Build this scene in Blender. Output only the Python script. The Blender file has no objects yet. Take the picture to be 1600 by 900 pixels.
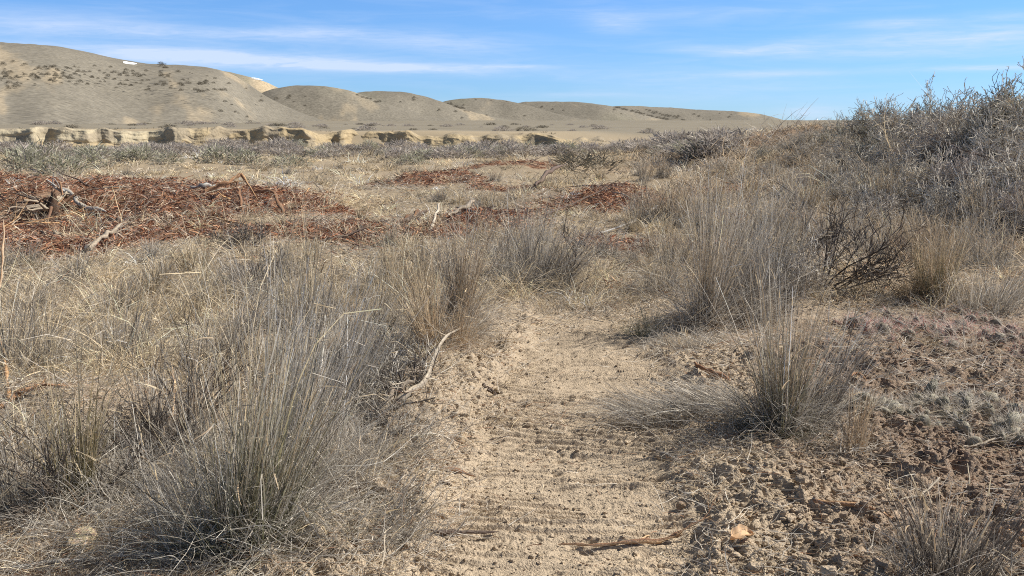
import bpy, math, numpy as np
from math import radians, sin, cos, tan, atan2, pi

S = bpy.context.scene
COL = S.collection
F = 1555.6           # focal length in photograph pixels (35 mm lens, 1600 wide)
CAMZ = 1.55
PITCH = math.atan(250 / F)
SUN_AZ, SUN_EL = radians(76), radians(43)

# ---------------------------------------------------------------- noise
def _hash(ix, iy, seed):
    h = (ix.astype(np.int64) * 374761393 + iy.astype(np.int64) * 668265263 + seed * 974634777) & 0xFFFFFFFF
    h = ((h ^ (h >> 13)) * 1274126177) & 0xFFFFFFFF
    h = ((h ^ (h >> 15)) * 2246822519) & 0xFFFFFFFF
    return ((h ^ (h >> 16)) & 0xFFFFFF).astype(np.float32) / float(0xFFFFFF)

def vn(x, y, seed=0):
    fx = np.floor(x); fy = np.floor(y)
    u = (x - fx).astype(np.float32); v = (y - fy).astype(np.float32)
    u = u * u * u * (u * (u * 6 - 15) + 10); v = v * v * v * (v * (v * 6 - 15) + 10)
    ix = fx.astype(np.int64); iy = fy.astype(np.int64)
    a = _hash(ix, iy, seed); b = _hash(ix + 1, iy, seed)
    c = _hash(ix, iy + 1, seed); d = _hash(ix + 1, iy + 1, seed)
    return ((a + (b - a) * u) * (1 - v) + (c + (d - c) * u) * v) * 2 - 1

def fbm(x, y, octv=4, seed=0, gain=0.5):
    s = 0; a = 1.0; n = 0
    for i in range(octv):
        s = s + a * vn(x * 2 ** i + 17.3 * i, y * 2 ** i - 9.1 * i, seed + i)
        n += a; a *= gain
    return s / n

def worley(x, y, seed=0):
    fx = np.floor(x); fy = np.floor(y); d = np.full(x.shape, 9.0, np.float32)
    for i in (-1, 0, 1):
        for j in (-1, 0, 1):
            cx = (fx + i).astype(np.int64); cy = (fy + j).astype(np.int64)
            px = fx + i + _hash(cx, cy, seed); py = fy + j + _hash(cx, cy, seed + 7)
            d = np.minimum(d, ((px - x) ** 2 + (py - y) ** 2).astype(np.float32))
    return np.sqrt(d)

def ss(a, b, x):
    t = np.clip((x - a) / (b - a), 0, 1)
    return t * t * (3 - 2 * t)

def gauss(x, y, cx, cy, sx, sy):
    return np.exp(-((x - cx) / sx) ** 2 - ((y - cy) / sy) ** 2)

# ---------------------------------------------------------------- terrain
def track_c(y): return 0.16 + 0.105 * (y - 3.3)

def track_mask(x, y):
    w = 0.52 + 0.07 * vn(y * 1.7, y * 0, 5) + 0.06 * vn(x * 7, y * 7, 6)
    return ss(w + 0.10, w - 0.06, np.abs(x - track_c(y))) * ss(9.2, 8.0, y)

def rough_mask(x, y):      # loose clodded soil right of the track and along its left edge
    n = 0.25 * fbm(x * 1.3, y * 1.3, 3, 41)
    a = ss(0.45, 0.85, x - track_c(y) + n) * ss(7.2, 5.6, y + n - 0.25 * np.maximum(x, 0))
    b = gauss(x, y, 0, 0, 1, 1) * 0
    e = x - track_c(y) + 0.62
    b = ss(0.5, 0.1, np.abs(e + 0.22) + n * 0.6) * ss(8.6, 7.8, y) * 0.9
    return np.clip(a + b, 0, 1)

def coarse_z(x, y):
    r = np.hypot(x, y)
    z = -2.05 * ss(35, 190, r)
    # rise to the terrace behind the bluff; gentler towards the right
    th = np.arctan2(x, np.maximum(y, 1e-3))
    g = ss(0.0, 0.22, th)
    top = 1.45 - 0.8 * ss(-0.35, -0.1, th)
    wide = 4 + 60 * g
    z = z + (2.05 + top) * ss(204 - 40 * g, 204 + wide, r) + np.maximum(r - 212, 0) * 0.0105 * (1 - ss(900, 1800, r) * 0.6)
    # bank on the right
    z = z + (1.20 + .05 * ss(8, 14, x)) * ss(2.2, 9.8, x - 0.042 * y) * ss(6, 20, y) * (1 - ss(60, 130, y))
    z = z + 0.5 * ss(7.0, 13, x) * ss(9, 17, y) * (1 - ss(22, 48, y))
    # mulch mounds and the hummocks of the middle ground
    m = ss(13.5, 18.5, y) * ss(24, 20, y) * ss(-2.2, -4.6, x + 0.5 * vn(y * 0.4, x * 0.4, 3))
    z = z + 0.42 * m
    z = z + 0.38 * gauss(x, y, -1.9, 24.5, 1.9, 2.2) + 0.35 * gauss(x, y, 0.2, 36, 2.4, 2.8)
    z = z + 0.25 * gauss(x, y, 2.2, 20, 1.6, 1.8) + 0.10 * gauss(x, y, 7.8, 37, 3.5, 3.0)
    z = z + 0.16 * vn(x * 0.33, y * 0.33, 11) * ss(7, 14, r) * ss(220, 60, r)
    z = z + 0.35 * vn(x * 0.05, y * 0.05, 12) * ss(40, 100, r)
    # berm and small mounds near the camera
    e = x - track_c(y) + 0.62 + 0.26
    z = z + 0.17 * np.exp(-(e / 0.24) ** 2) * ss(4.2, 5.4, y) * ss(8.3, 7.2, y)
    z = z + 0.16 * gauss(x, y, -2.5, 5.25, 0.7, 0.45)
    z = z + 0.07 * gauss(x, y, 1.9, 6.6, 0.9, 0.5) + 0.05 * gauss(x, y, 3.4, 9.6, 1.2, 0.5)
    z = z - 0.055 * track_mask(x, y)
    return z

def ground_z(x, y):
    x = np.asarray(x, np.float64); y = np.asarray(y, np.float64)
    sh = np.broadcast(x, y).shape
    x = np.broadcast_to(x, sh).ravel(); y = np.broadcast_to(y, sh).ravel()
    z = coarse_z(x, y).astype(np.float64)
    r = np.hypot(x, y)
    near = np.where(r < 16)[0]
    if len(near):
        X = x[near]; Y = y[near]
        fade = ss(16, 11, r[near])
        tm = track_mask(X, Y); rm = rough_mask(X, Y)
        d = 0.030 * fbm(X * 1.9, Y * 1.9, 3, 21) * (1 - 0.6 * tm)
        d += 0.010 * fbm(X * 9, Y * 9, 3, 22)
        wx = X + 0.02 * vn(X * 20, Y * 20, 31); wy = Y + 0.02 * vn(X * 20, Y * 20, 32)
        w1 = 0.75 - worley(wx * 9, wy * 9, 33); w2 = 0.75 - worley(wx * 22, wy * 22, 34)
        w3 = 0.7 - worley(wx * 48 , wy * 48, 36)
        keep = ss(-0.15, 0.35, vn(X * 5, Y * 5, 35))
        amp = 0.25 + 0.75 * rm
        k2 = 0.35 + 0.65 * ss(-0.5, 0.3, vn(X * 9, Y * 9, 38))
        d += (0.085 * w1 * keep + 0.050 * w2 * k2) * amp * (1 - 0.5 * tm)
        d += 0.017 * w3 * k2 * (0.6 + 0.4 * rm)
        d -= 0.022 * ss(0.30, 0.0, worley(X * 7, Y * 11, 39)) * ss(-.1, .5, vn(X * 4, Y * 4, 40))
        # cleat bars pressed in by a crawler track
        ph = (Y + 0.10 * (X - track_c(Y)) + 0.06 * vn(X * 1.6, Y * 1.6, 61)) / 0.075
        fr = ph - np.floor(ph)
        bar = np.where(fr < 0.22, fr / 0.22, (1 - fr) / 0.78)
        d += 0.024 * bar * tm * ss(-0.75, 0.35, vn(X * 2.2, Y * 6.5, 62) + 0.05)
        d += 0.012 * fbm(X * 3.5, Y * 14, 3, 63) * tm
        z[near] += d * fade
    mid = np.where((r >= 8) & (r < 120))[0]
    if len(mid):
        X = x[mid]; Y = y[mid]
        z[mid] += (0.05 * fbm(X * 1.1, Y * 1.1, 3, 71)) * ss(8, 14, r[mid]) * ss(120, 70, r[mid])
        hp = gauss(X, Y, 8.3, 37, 4.0, 3.4)
        z[mid] += 0.22 * (0.7 - worley(X * 2.6, Y * 2.6, 72)) * hp
        z[mid] += (0.08 * (0.7 - worley(X * 3, Y * 3, 73)) + .16 * (fbm(X * .9, Y * .9, 3, 74))) * mulch(X, Y)
    return z.reshape(sh)

MULCH = [(-8.6, 18.2, 4.9, 2.9), (-6.2, 15.6, 2.7, 1.9), (-8.3, 13.6, 3.0, 2.0), (-2.0, 14.4, 2.4, 1.6), (-4.2, 17.4, 1.6, 2.2), (-1.8, 24.0, 1.35, 1.9), (0.2, 35.6, 1.7, 2.2),
         (1.9, 19.4, 1.5, 1.6), (0.2, 22.2, 1.3, 0.9), (1.9, 12.8, 1.2, 0.9), (3.9, 16.5, 1.2, 1.3), (6.3, 12.1, 0.7, 0.6), (4.2, 22, 1.6, 1.6), (-0.4, 16.4, 0.8, 1.0)]
def mulch(x, y):
    m = np.zeros(np.shape(x)); n = 0.55 * fbm(np.asarray(x) * 0.9, np.asarray(y) * 0.9, 3, 81)
    for cx, cy, rx, ry in MULCH:
        q = np.sqrt(((x - cx) / rx) ** 2 + ((y - cy) / ry) ** 2)
        m = np.maximum(m, ss(1.12, 0.70, q + n))
    x = np.asarray(x, float); y = np.asarray(y, float)
    return m * ss(-0.62, -0.05, fbm(x * 1.3, y * 0.9, 3, 85) + 0.30 * ss(-3.5, -6, x))

def ray(px, py):
    dx = (px - 800) / F; dz = (450 - py) / F; dy = 1.0
    Y = dy * cos(PITCH) + dz * sin(PITCH); Z = -dy * sin(PITCH) + dz * cos(PITCH)
    return np.array([dx, Y, Z])

def at(px, py):
    """the point of the terrain seen at a photograph pixel"""
    d = ray(px, py); d = d / math.hypot(d[0], d[1])
    t = 2.0 * 1.004 ** np.arange(1400)
    z = CAMZ + d[2] * t
    g = coarse_z(d[0] * t, d[1] * t)
    k = np.argmax(z < g)
    if not (z < g).any(): k = 900
    x, y = d[0] * t[k], d[1] * t[k]
    return x, y, float(ground_z(x, y))

def on_far(px, py, D):
    d = ray(px, py); d = d / math.hypot(d[0], d[1])
    return d[0] * D, d[1] * D, CAMZ + d[2] * D

# ---------------------------------------------------------------- mesh building
def make_mesh(name, V, Q, C=None, smooth=False, extra=None):
    V = np.ascontiguousarray(V, np.float32).reshape(-1, 3); Q = np.ascontiguousarray(Q, np.int32)
    me = bpy.data.meshes.new(name); n = len(Q); k = Q.shape[1]
    me.vertices.add(len(V)); me.vertices.foreach_set('co', V.ravel())
    me.loops.add(n * k); me.loops.foreach_set('vertex_index', Q.ravel())
    me.polygons.add(n); me.polygons.foreach_set('loop_start', np.arange(0, n * k, k, dtype=np.int32))
    me.polygons.foreach_set('loop_total', np.full(n, k, np.int32))
    me.polygons.foreach_set('use_smooth', np.full(n, smooth, bool))
    if C is not None:
        a = me.color_attributes.new('Col', 'FLOAT_COLOR', 'POINT')
        c4 = np.ones((len(V), 4), np.float32); c4[:, :3] = np.clip(C, 0, 1)
        a.data.foreach_set('color', c4.ravel())
    me.update(calc_edges=True)
    return me

class Soup:
    def __init__(s): s.v = []; s.q = []; s.c = []; s.n = 0
    def add(s, V, Q, C):
        V = np.asarray(V, np.float32).reshape(-1, 3); C = np.asarray(C, np.float32).reshape(-1, 3)
        s.v.append(V); s.q.append(np.asarray(Q) + s.n); s.c.append(C); s.n += len(V)
    def mesh(s, name, smooth=False):
        return make_mesh(name, np.concatenate(s.v), np.concatenate(s.q), np.concatenate(s.c), smooth)

def ribbons(rng, root, az, tilt, bend, L, W, nseg=4, wob=0.3, droop=1.4, col=(0.4, 0.33, 0.22), tipcol=None, jit=0.15, taper=0.8):
    root = np.asarray(root, np.float32); N = len(root)
    b = lambda v: np.broadcast_to(np.asarray(v, np.float32), (N,))
    az, tilt, bend, L, W = map(b, (az, tilt, bend, L, W))
    t = (np.arange(nseg) + 0.5) / nseg
    A = az[:, None] + wob * rng.normal(size=(N, 1)) * t + wob * 0.35 * np.cumsum(rng.normal(size=(N, nseg)), 1)
    T = tilt[:, None] + bend[:, None] * t ** droop + 0.10 * wob * rng.normal(size=(N, nseg))
    D = np.stack([np.sin(T) * np.sin(A), np.sin(T) * np.cos(A), np.cos(T)], -1)
    P = np.concatenate([np.zeros((N, 1, 3)), np.cumsum(D * (L / nseg)[:, None, None], 1)], 1) + root[:, None]
    Dn = np.concatenate([D, D[:, -1:]], 1)
    Ae = np.concatenate([A, A[:, -1:]], 1)
    perp = np.stack([np.cos(Ae), -np.sin(Ae), np.zeros_like(Ae)], -1)
    ph = rng.uniform(0, pi, (N, 1, 1))
    side = np.cos(ph) * perp + np.sin(ph) * np.cross(Dn, perp)
    te = np.arange(nseg + 1) / nseg
    w = 0.5 * W[:, None, None] * (1 - taper * te)[None, :, None]
    V = np.stack([P - side * w, P + side * w], 2)          # N, nseg+1, 2, 3
    base = (np.arange(N) * (nseg + 1) * 2)[:, None] + (np.arange(nseg) * 2)[None]
    Q = np.stack([base, base + 1, base + 3, base + 2], -1).reshape(-1, 4)
    C = pick(rng, col, N)
    C = C * (1 + jit * rng.normal(size=(N, 1)))
    C = np.repeat(C[:, None], nseg + 1, 1)
    if tipcol is not None:
        tc = pick(rng, tipcol, N)[:, None]
        C = C + (tc - C) * (te ** 1.2)[None, :, None]
    C = np.repeat(C[:, :, None], 2, 2)
    return V.reshape(-1, 3), Q, C.reshape(-1, 3)

def pick(rng, col, N):
    col = np.asarray(col, np.float32)
    if col.ndim == 1: return np.tile(col, (N, 1))
    return col[rng.integers(0, len(col), N)]

def tubes(P, R, C, sides=3):
    """P (N,n,3), R (N,n), C (N,3) -> quads"""
    P = np.asarray(P, np.float64); N, n, _ = P.shape
    D = np.gradient(P, axis=1); D /= np.linalg.norm(D, axis=2, keepdims=True) + 1e-9
    ref = np.where(np.abs(D[:, :1, 2:3]) > 0.9, np.array([1., 0, 0]), np.array([0, 0, 1.]))
    a = np.cross(D, np.broadcast_to(ref, D.shape)); a /= np.linalg.norm(a, axis=2, keepdims=True) + 1e-9
    b = np.cross(D, a)
    ang = np.arange(sides) * 2 * pi / sides
    V = P[:, :, None] + R[:, :, None, None] * (np.cos(ang)[:, None] * a[:, :, None] + np.sin(ang)[:, None] * b[:, :, None])
    i = np.arange(N)[:, None, None] * n * sides; j = np.arange(n - 1)[None, :, None] * sides; k = np.arange(sides)[None, None]
    k2 = (k + 1) % sides
    Q = np.stack([i + j + k, i + j + k2, i + j + sides + k2, i + j + sides + k], -1).reshape(-1, 4)
    C = np.repeat(np.repeat(np.asarray(C)[:, None, None], n, 1), sides, 2)
    return V.reshape(-1, 3), Q, C.reshape(-1, 3)

def branches(rng, roots, dirs, L, R, levels, kids, ratio=0.6, ang=0.7, npt=5, wander=0.25, up=0.1, grav=0):
    """grow level by level; returns a list of (P, R) for each level"""
    out = []
    roots = np.asarray(roots, float); dirs = np.asarray(dirs, float)
    L = np.broadcast_to(np.asarray(L, float), (len(roots),)).copy(); R = np.broadcast_to(np.asarray(R, float), (len(roots),)).copy()
    for lv in range(levels):
        N = len(roots); P = [roots]; d = dirs / (np.linalg.norm(dirs, axis=1, keepdims=True) + 1e-9)
        D = []
        for s in range(npt - 1):
            d = d + wander * rng.normal(size=(N, 3)) * 0.6; d[:, 2] += up - grav * s
            d /= np.linalg.norm(d, axis=1, keepdims=True) + 1e-9
            D.append(d); P.append(P[-1] + d * (L / (npt - 1))[:, None])
        P = np.stack(P, 1); rad = R[:, None] * np.linspace(1, 0.45, npt)[None]
        out.append((P, rad)); D = np.stack(D, 1)
        if lv == levels - 1: break
        k = kids[lv]; idx = np.repeat(np.arange(N), k); M = len(idx)
        seg = rng.integers(0 if lv else 1, npt - 1, M); f = rng.uniform(0, 1, M)[:, None]
        roots = P[idx, seg] * (1 - f) + P[idx, seg + 1] * f
        dirs = D[idx, seg] + ang * rng.normal(size=(M, 3))
        L = L[idx] * ratio * rng.uniform(0.6, 1.2, M); R = rad[idx, seg] * 0.55
    return out

# rounded lump: subdivided cube thrown onto a sphere
def _lump():
    g = np.linspace(-1, 1, 3); V = []; idx = {}
    Q = []
    def vid(p):
        k = tuple(np.round(p, 3))
        if k not in idx: idx[k] = len(V); V.append(np.array(p, float))
        return idx[k]
    for ax in range(3):
        for s in (-1, 1):
            for i in range(2):
                for j in range(2):
                    q = []
                    for (a, b) in ((i, j), (i + 1, j), (i + 1, j + 1), (i, j + 1)):
                        p = [0, 0, 0]; p[ax] = s; p[(ax + 1) % 3] = g[a]; p[(ax + 2) % 3] = g[b]; q.append(vid(p))
                    Q.append(q if s > 0 else q[::-1])
    V = np.array(V); V /= np.linalg.norm(V, axis=1, keepdims=True) ** 0.75
    return V, np.array(Q)
LV, LQ = _lump()
def lumps(rng, pos, size, C, flat=0.7):
    N = len(pos); sc = np.asarray(size)[:, None, None] * rng.uniform(0.6, 1.2, (N, 1, 3)) * np.array([1, 1, flat])
    V = LV[None] * sc * (1 + 0.16 * rng.normal(size=(N, len(LV), 1)))
    a = rng.uniform(0, 2 * pi, N); c, s = np.cos(a)[:, None], np.sin(a)[:, None]
    V = np.stack([V[..., 0] * c - V[..., 1] * s, V[..., 0] * s + V[..., 1] * c, V[..., 2]], -1) + np.asarray(pos)[:, None]
    Q = (LQ[None] + (np.arange(N) * len(LV))[:, None, None]).reshape(-1, 4)
    return V.reshape(-1, 3), Q, np.repeat(np.asarray(C)[:, None], len(LV), 1).reshape(-1, 3)

# ---------------------------------------------------------------- materials
def attr_mat(name, rough=0.85, transl=0.0, noise=0.0, nscale=60, bump=0.0, bscale=200, spec=0.15, detail=4, bdist=0.01):
    m = bpy.data.materials.new(name); m.use_nodes = True; nt = m.node_tree; n = nt.nodes; l = nt.links
    b = n['Principled BSDF']; b.inputs['Roughness'].default_value = rough
    b.inputs['Specular IOR Level'].default_value = spec
    a = n.new('ShaderNodeAttribute'); a.attribute_name = 'Col'; src = a.outputs['Color']
    tc = n.new('ShaderNodeTexCoord')
    if noise > 0:
        t = n.new('ShaderNodeTexNoise'); t.inputs['Scale'].default_value = nscale; t.inputs['Detail'].default_value = detail
        t.inputs['Roughness'].default_value = 0.65
        l.new(tc.outputs['Object'], t.inputs['Vector'])
        mr = n.new('ShaderNodeMapRange'); mr.inputs[1].default_value = 0.3; mr.inputs[2].default_value = 0.7
        mr.inputs[3].default_value = 1 - noise; mr.inputs[4].default_value = 1 + noise
        l.new(t.outputs['Fac'], mr.inputs[0])
        v = n.new('ShaderNodeVectorMath'); v.operation = 'SCALE'
        l.new(src, v.inputs[0]); l.new(mr.outputs[0], v.inputs['Scale']); src = v.outputs[0]
    l.new(src, b.inputs['Base Color'])
    if bump > 0:
        t2 = n.new('ShaderNodeTexNoise'); t2.inputs['Scale'].default_value = bscale; t2.inputs['Detail'].default_value = 3
        l.new(tc.outputs['Object'], t2.inputs['Vector'])
        bp = n.new('ShaderNodeBump'); bp.inputs['Strength'].default_value = bump; bp.inputs['Distance'].default_value = bdist
        l.new(t2.outputs['Fac'], bp.inputs['Height']); l.new(bp.outputs[0], b.inputs['Normal'])
    if transl > 0:
        tr = n.new('ShaderNodeBsdfTranslucent'); l.new(src, tr.inputs['Color'])
        mx = n.new('ShaderNodeMixShader'); mx.inputs[0].default_value = transl
        l.new(b.outputs[0], mx.inputs[1]); l.new(tr.outputs[0], mx.inputs[2]); l.new(mx.outputs[0], n['Material Output'].inputs['Surface'])
    return m

M_SOIL = attr_mat('dry_soil', 0.95, 0, 0.22, 70, 0.9, 130, 0.05, bdist=0.012, detail=6)
M_GRASS = attr_mat('dry_grass', 0.65, 0.28, 0.08, 30)
M_TWIG = attr_mat('twig_bark', 0.85, 0, 0.2, 60)
M_WOOD = attr_mat('weathered_wood', 0.8, 0, 0.3, 35, 0.5, 90)
M_HILL = attr_mat('hill_scrub', 0.95, 0, 0.42, 0.45, 0.0, detail=8)
M_BLUFF = attr_mat('bluff_siltstone', 0.95, 0, 0.16, 0.8, 0.8, 1.4, bdist=0.35, detail=6)
M_SNOW = attr_mat('old_snow', 0.7, 0, 0.04, 1)
M_CACTUS = attr_mat('cactus_skin', 0.6, 0, 0.15, 60, 0.3, 120, 0.3)
M_ROCK = attr_mat('pale_rock', 0.9, 0, 0.2, 25, 0.6, 50)
M_CHIP = attr_mat('shredded_bark', 0.8, 0.0, 0.15, 30)

# ---------------------------------------------------------------- scene graph helpers
def tag(o, label, cat, group=None):
    o['label'] = label; o['category'] = cat
    if group: o['group'] = group
    return o
def link(name, me, mat, parent=None, loc=None, kind=None):
    if mat is not None and not me.materials: me.materials.append(mat)
    o = bpy.data.objects.new(name, me); COL.objects.link(o)
    if parent is not None: o.parent = parent
    if loc is not None: o.location = loc
    if kind: o['kind'] = kind
    return o
def empty(name, loc=(0, 0, 0), rz=0.0):
    o = bpy.data.objects.new(name, None); COL.objects.link(o); o.location = loc; o.rotation_euler = (0, 0, rz)
    o.empty_display_size = 0.1
    return o
def copy_tree(o, loc, rz, sc, label, group=None, tilt=(0, 0)):
    c = o.copy(); COL.objects.link(c); c.location = loc; c.rotation_euler = (tilt[0], tilt[1], rz); c.scale = sc
    c['label'] = label
    if group: c['group'] = group
    for ch in list(o.children):
        d = ch.copy(); COL.objects.link(d); d.parent = c
    return c

# ---------------------------------------------------------------- ground
def build_ground():
    d2r = pi / 180
    th = np.concatenate([np.linspace(-180, -60, 31)[:-1], np.linspace(-60, -38, 50)[:-1], np.linspace(-38, 38, 1060),
                         np.linspace(38, 60, 50)[1:], np.linspace(60, 180, 31)[1:-1]]) * d2r
    r = [0.02, 0.4, 0.8, 1.2, 1.6, 2.0, 2.3, 2.5, 2.7]
    while r[-1] < 9000:
        q = r[-1]
        g = 0.0014 if q < 6 else 0.0022 if q < 12 else 0.004 if q < 60 else 0.008 if q < 300 else 0.03
        r.append(q * (1 + g))
    r = np.array(r)
    TH, R = np.meshgrid(th, r)
    X = R * np.sin(TH); Y = R * np.cos(TH)
    Z = ground_z(X, Y)
    n, m = X.shape
    V = np.stack([X, Y, Z], -1).reshape(-1, 3)
    i = np.arange(n - 1)[:, None] * m; j = np.arange(m)[None]; j2 = (j + 1) % m
    Q = np.stack([i + j, i + m + j, i + m + j2, i + j2], -1).reshape(-1, 4)
    x = X.ravel(); y = Y.ravel(); rr = R.ravel()
    tan_ = np.array([0.45, 0.36, 0.26]); dk = np.array([0.26, 0.19, 0.14]); lit = np.array([0.30, 0.24, 0.165])
    red = np.array([0.23, 0.115, 0.07]); far = np.array([0.37, 0.30, 0.205])
    def mix(a, b, f): return a + (b - a) * f[:, None]
    C = np.tile(tan_, (len(x), 1))
    C *= (1 + 0.10 * fbm(x * 2.2, y * 2.2, 3, 91))[:, None]
    fm = field_mask(x, y)
    C = mix(C, lit, fm * 0.8)
    dark_soil = ss(0.65, 1.6, x - track_c(y) + 0.5 * fbm(x, y, 3, 92)) * ss(8.5, 5.5, y - 0.35 * np.maximum(x, 0))  # moist brown soil right of the track
    dark_soil = np.maximum(dark_soil, 0.5 * ss(-0.5, -1.2, x - track_c(y) + 0.4 * fbm(x, y, 3, 93)) * ss(6, 4.6, y))  # darker ground left of the track, close to the camera
    C = mix(C, dk, np.clip(dark_soil * 0.9, 0, 1))
    C = mix(C, red, mulch(x, y) * 0.92)
    C = mix(C, np.array([0.20, 0.125, 0.085]), gauss(x, y, 8.3, 37, 4.2, 3.6) * 0.9)
    C = mix(C, far, ss(35, 70, rr) * 0.9)
    C = mix(C, np.array([0.24, 0.21, 0.16]), ss(206, 230, rr))
    C *= (1 + 0.13 * fbm(x * 0.06, y * 0.06, 4, 95) * ss(60, 150, rr))[:, None]
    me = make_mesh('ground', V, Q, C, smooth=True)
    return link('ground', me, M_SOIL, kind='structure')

def field_mask(x, y):
    """how much dry turf covers the soil"""
    x = np.asarray(x, float); y = np.asarray(y, float); r = np.hypot(x, y)
    n = fbm(x * 0.8, y * 0.8, 3, 101)
    left = ss(-0.55, -1.1, x - track_c(y) + 0.35 * n) * ss(2.5, 4.5, y + n)
    left *= 1 - 0.9 * ss(0.9, 0.4, np.hypot((x + 2.55) / 1.35, (y - 5.25) / 0.75) + 0.3 * n)
    left *= 1 - 0.6 * ss(0.9, 0.4, np.hypot((x + 1.9) / 0.6, (y - 6.7) / 0.5) + 0.3 * n)
    behind = ss(8.2, 9.6, y + 0.5 * n - 0.05 * x)
    m = np.maximum(left, behind)
    rt = ss(1.6, 2.6, x - track_c(y) + 0.5 * n) * ss(-0.1, 0.5, n + 0.1) * 0.6
    m = np.maximum(m, rt * ss(4, 6, y))
    m = m * (1 - 0.5 * mulch(x, y)) * (1 - 0.85 * gauss(x, y, 3.7, 9.9, 0.9, 0.7))
    m = m * (1 - 0.85 * gauss(x, y, 8.3, 37, 3.6, 3.0))
    return np.clip(m, 0, 1)

# ---------------------------------------------------------------- palettes (linear base colours)
STRAW = [(0.64, 0.52, 0.345), (0.56, 0.45, 0.295), (0.72, 0.61, 0.43), (0.48, 0.39, 0.265), (0.60, 0.47, 0.29)]
GREY = [(0.52, 0.465, 0.39), (0.37, 0.33, 0.28), (0.66, 0.60, 0.51), (0.23, 0.20, 0.17), (0.72, 0.67, 0.58)]
TANB = [(0.50, 0.38, 0.25), (0.42, 0.31, 0.20), (0.56, 0.44, 0.30), (0.38, 0.29, 0.20)]
GREEN = [(0.12, 0.13, 0.06), (0.16, 0.16, 0.08), (0.10, 0.10, 0.05)]
DARK = [(0.13, 0.105, 0.085), (0.17, 0.14, 0.115), (0.10, 0.08, 0.065)]
BARK = [(0.32, 0.145, 0.085), (0.42, 0.195, 0.105), (0.22, 0.11, 0.075), (0.52, 0.30, 0.17), (0.15, 0.09, 0.07), (0.54, 0.38, 0.25), (0.30, 0.19, 0.14)]
SAGE = [(0.37, 0.36, 0.26), (0.46, 0.44, 0.33), (0.30, 0.29, 0.21)]

def logpolar(rng, N, r0, r1, a0=-41, a1=41):
    r = r0 * (r1 / r0) ** rng.uniform(0, 1, N); a = np.radians(rng.uniform(a0, a1, N))
    return r * np.sin(a), r * np.cos(a), r

def field_grass():
    """matted dry turf: countless blades springing from thousands of clumps"""
    rng = np.random.default_rng(5)
    def layer(name, NC, nb, r0, r1, cols, hts, maskf, wk=0.00062, seedn=0, rad=0.055):
        x, y, r = logpolar(rng, NC, r0, r1)
        ok = rng.uniform(0, 1, NC) < maskf(x, y)
        x, y, r = x[ok], y[ok], r[ok]; n = len(x)
        size = np.exp(0.42 * rng.normal(size=n)) * (1 + 0.3 * vn(x * 0.7, y * 0.7, 201 + seedn))
        lean_a = rng.uniform(0, 2 * pi, n); hue = rng.integers(0, len(cols), n); val = np.exp(.36 * rng.normal(size=n)) * (1 + .25 * fbm(x * .9, y * .9, 3, 222))
        idx = np.repeat(np.arange(n), nb); M = len(idx)
        a = rng.uniform(0, 2 * pi, M); q = np.sqrt(rng.uniform(0, 1, M)) * rad * size[idx] * (1 + r[idx] * 0.06)
        bx = x[idx] + q * np.sin(a); by = y[idx] + q * np.cos(a); bz = ground_z(bx, by) - 0.005
        tilt = 0.15 + 0.9 * rng.beta(1.6, 1.6, M); az = a + 0.5 * rng.normal(size=M)
        L = rng.uniform(hts[0], hts[1], M) * size[idx]; W = np.maximum(0.0031, r[idx] * wk) * rng.uniform(0.7, 1.4, M)
        col = np.asarray(cols)[hue[idx]] * 0.7 + 0.3 * np.asarray(cols)[rng.integers(0, len(cols), M)]
        s = Soup(); V, Q, C = ribbons(rng, np.stack([bx, by, bz], 1), az, tilt, rng.uniform(0.1, 2.4, M), L, W, 4, 0.75)
        C = np.repeat(col * val[idx][:, None] * (1 + 0.2 * rng.normal(size=(M, 1))), 10, 0)
        s.add(V, Q, C)
        link(name, s.mesh(name), M_GRASS, kind='stuff')
    gap = lambda x, y: .12 + .88 * ss(-.30, .12, fbm(x * 1.6, y * 1.6, 2, 230))
    left = lambda x, y: field_mask(x, y) * ss(3.2, 1.2, x - 0.08 * y + 0.8 * vn(x * .5, y * .5, 9)) * (0.8 + 0.5 * vn(x * 0.4, y * 0.4, 7)) * gap(x, y) * (.5 + .5 * ss(4.5, 7, np.hypot(x, y)))
    right = lambda x, y: field_mask(x, y) * ss(1.0, 2.6, x - 0.08 * y + 0.8 * vn(x * .5, y * .5, 9)) * 0.9
    layer('dry_turf', 14200, 24, 3.0, 75, STRAW + GREY[:3] + [(0.55, 0.45, 0.30), (0.48, 0.38, 0.24), (0.60, 0.49, 0.32)], (0.08, 0.30), left)
    layer('brown_turf', 5300, 30, 4.0, 75, TANB + STRAW[:2] + GREY[:3], (0.10, 0.34), right, seedn=3)
    bankm = lambda x, y: ss(2.0, 3.5, x - .05 * y) * ss(75, 50, y) * ss(8, 13, y)
    layer('bank_grass', 4700, 26, 12, 70, TANB + STRAW[:2] + GREY[:3] + DARK[1:2], (0.16, 0.45), bankm, seedn=5, rad=.09)

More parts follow.
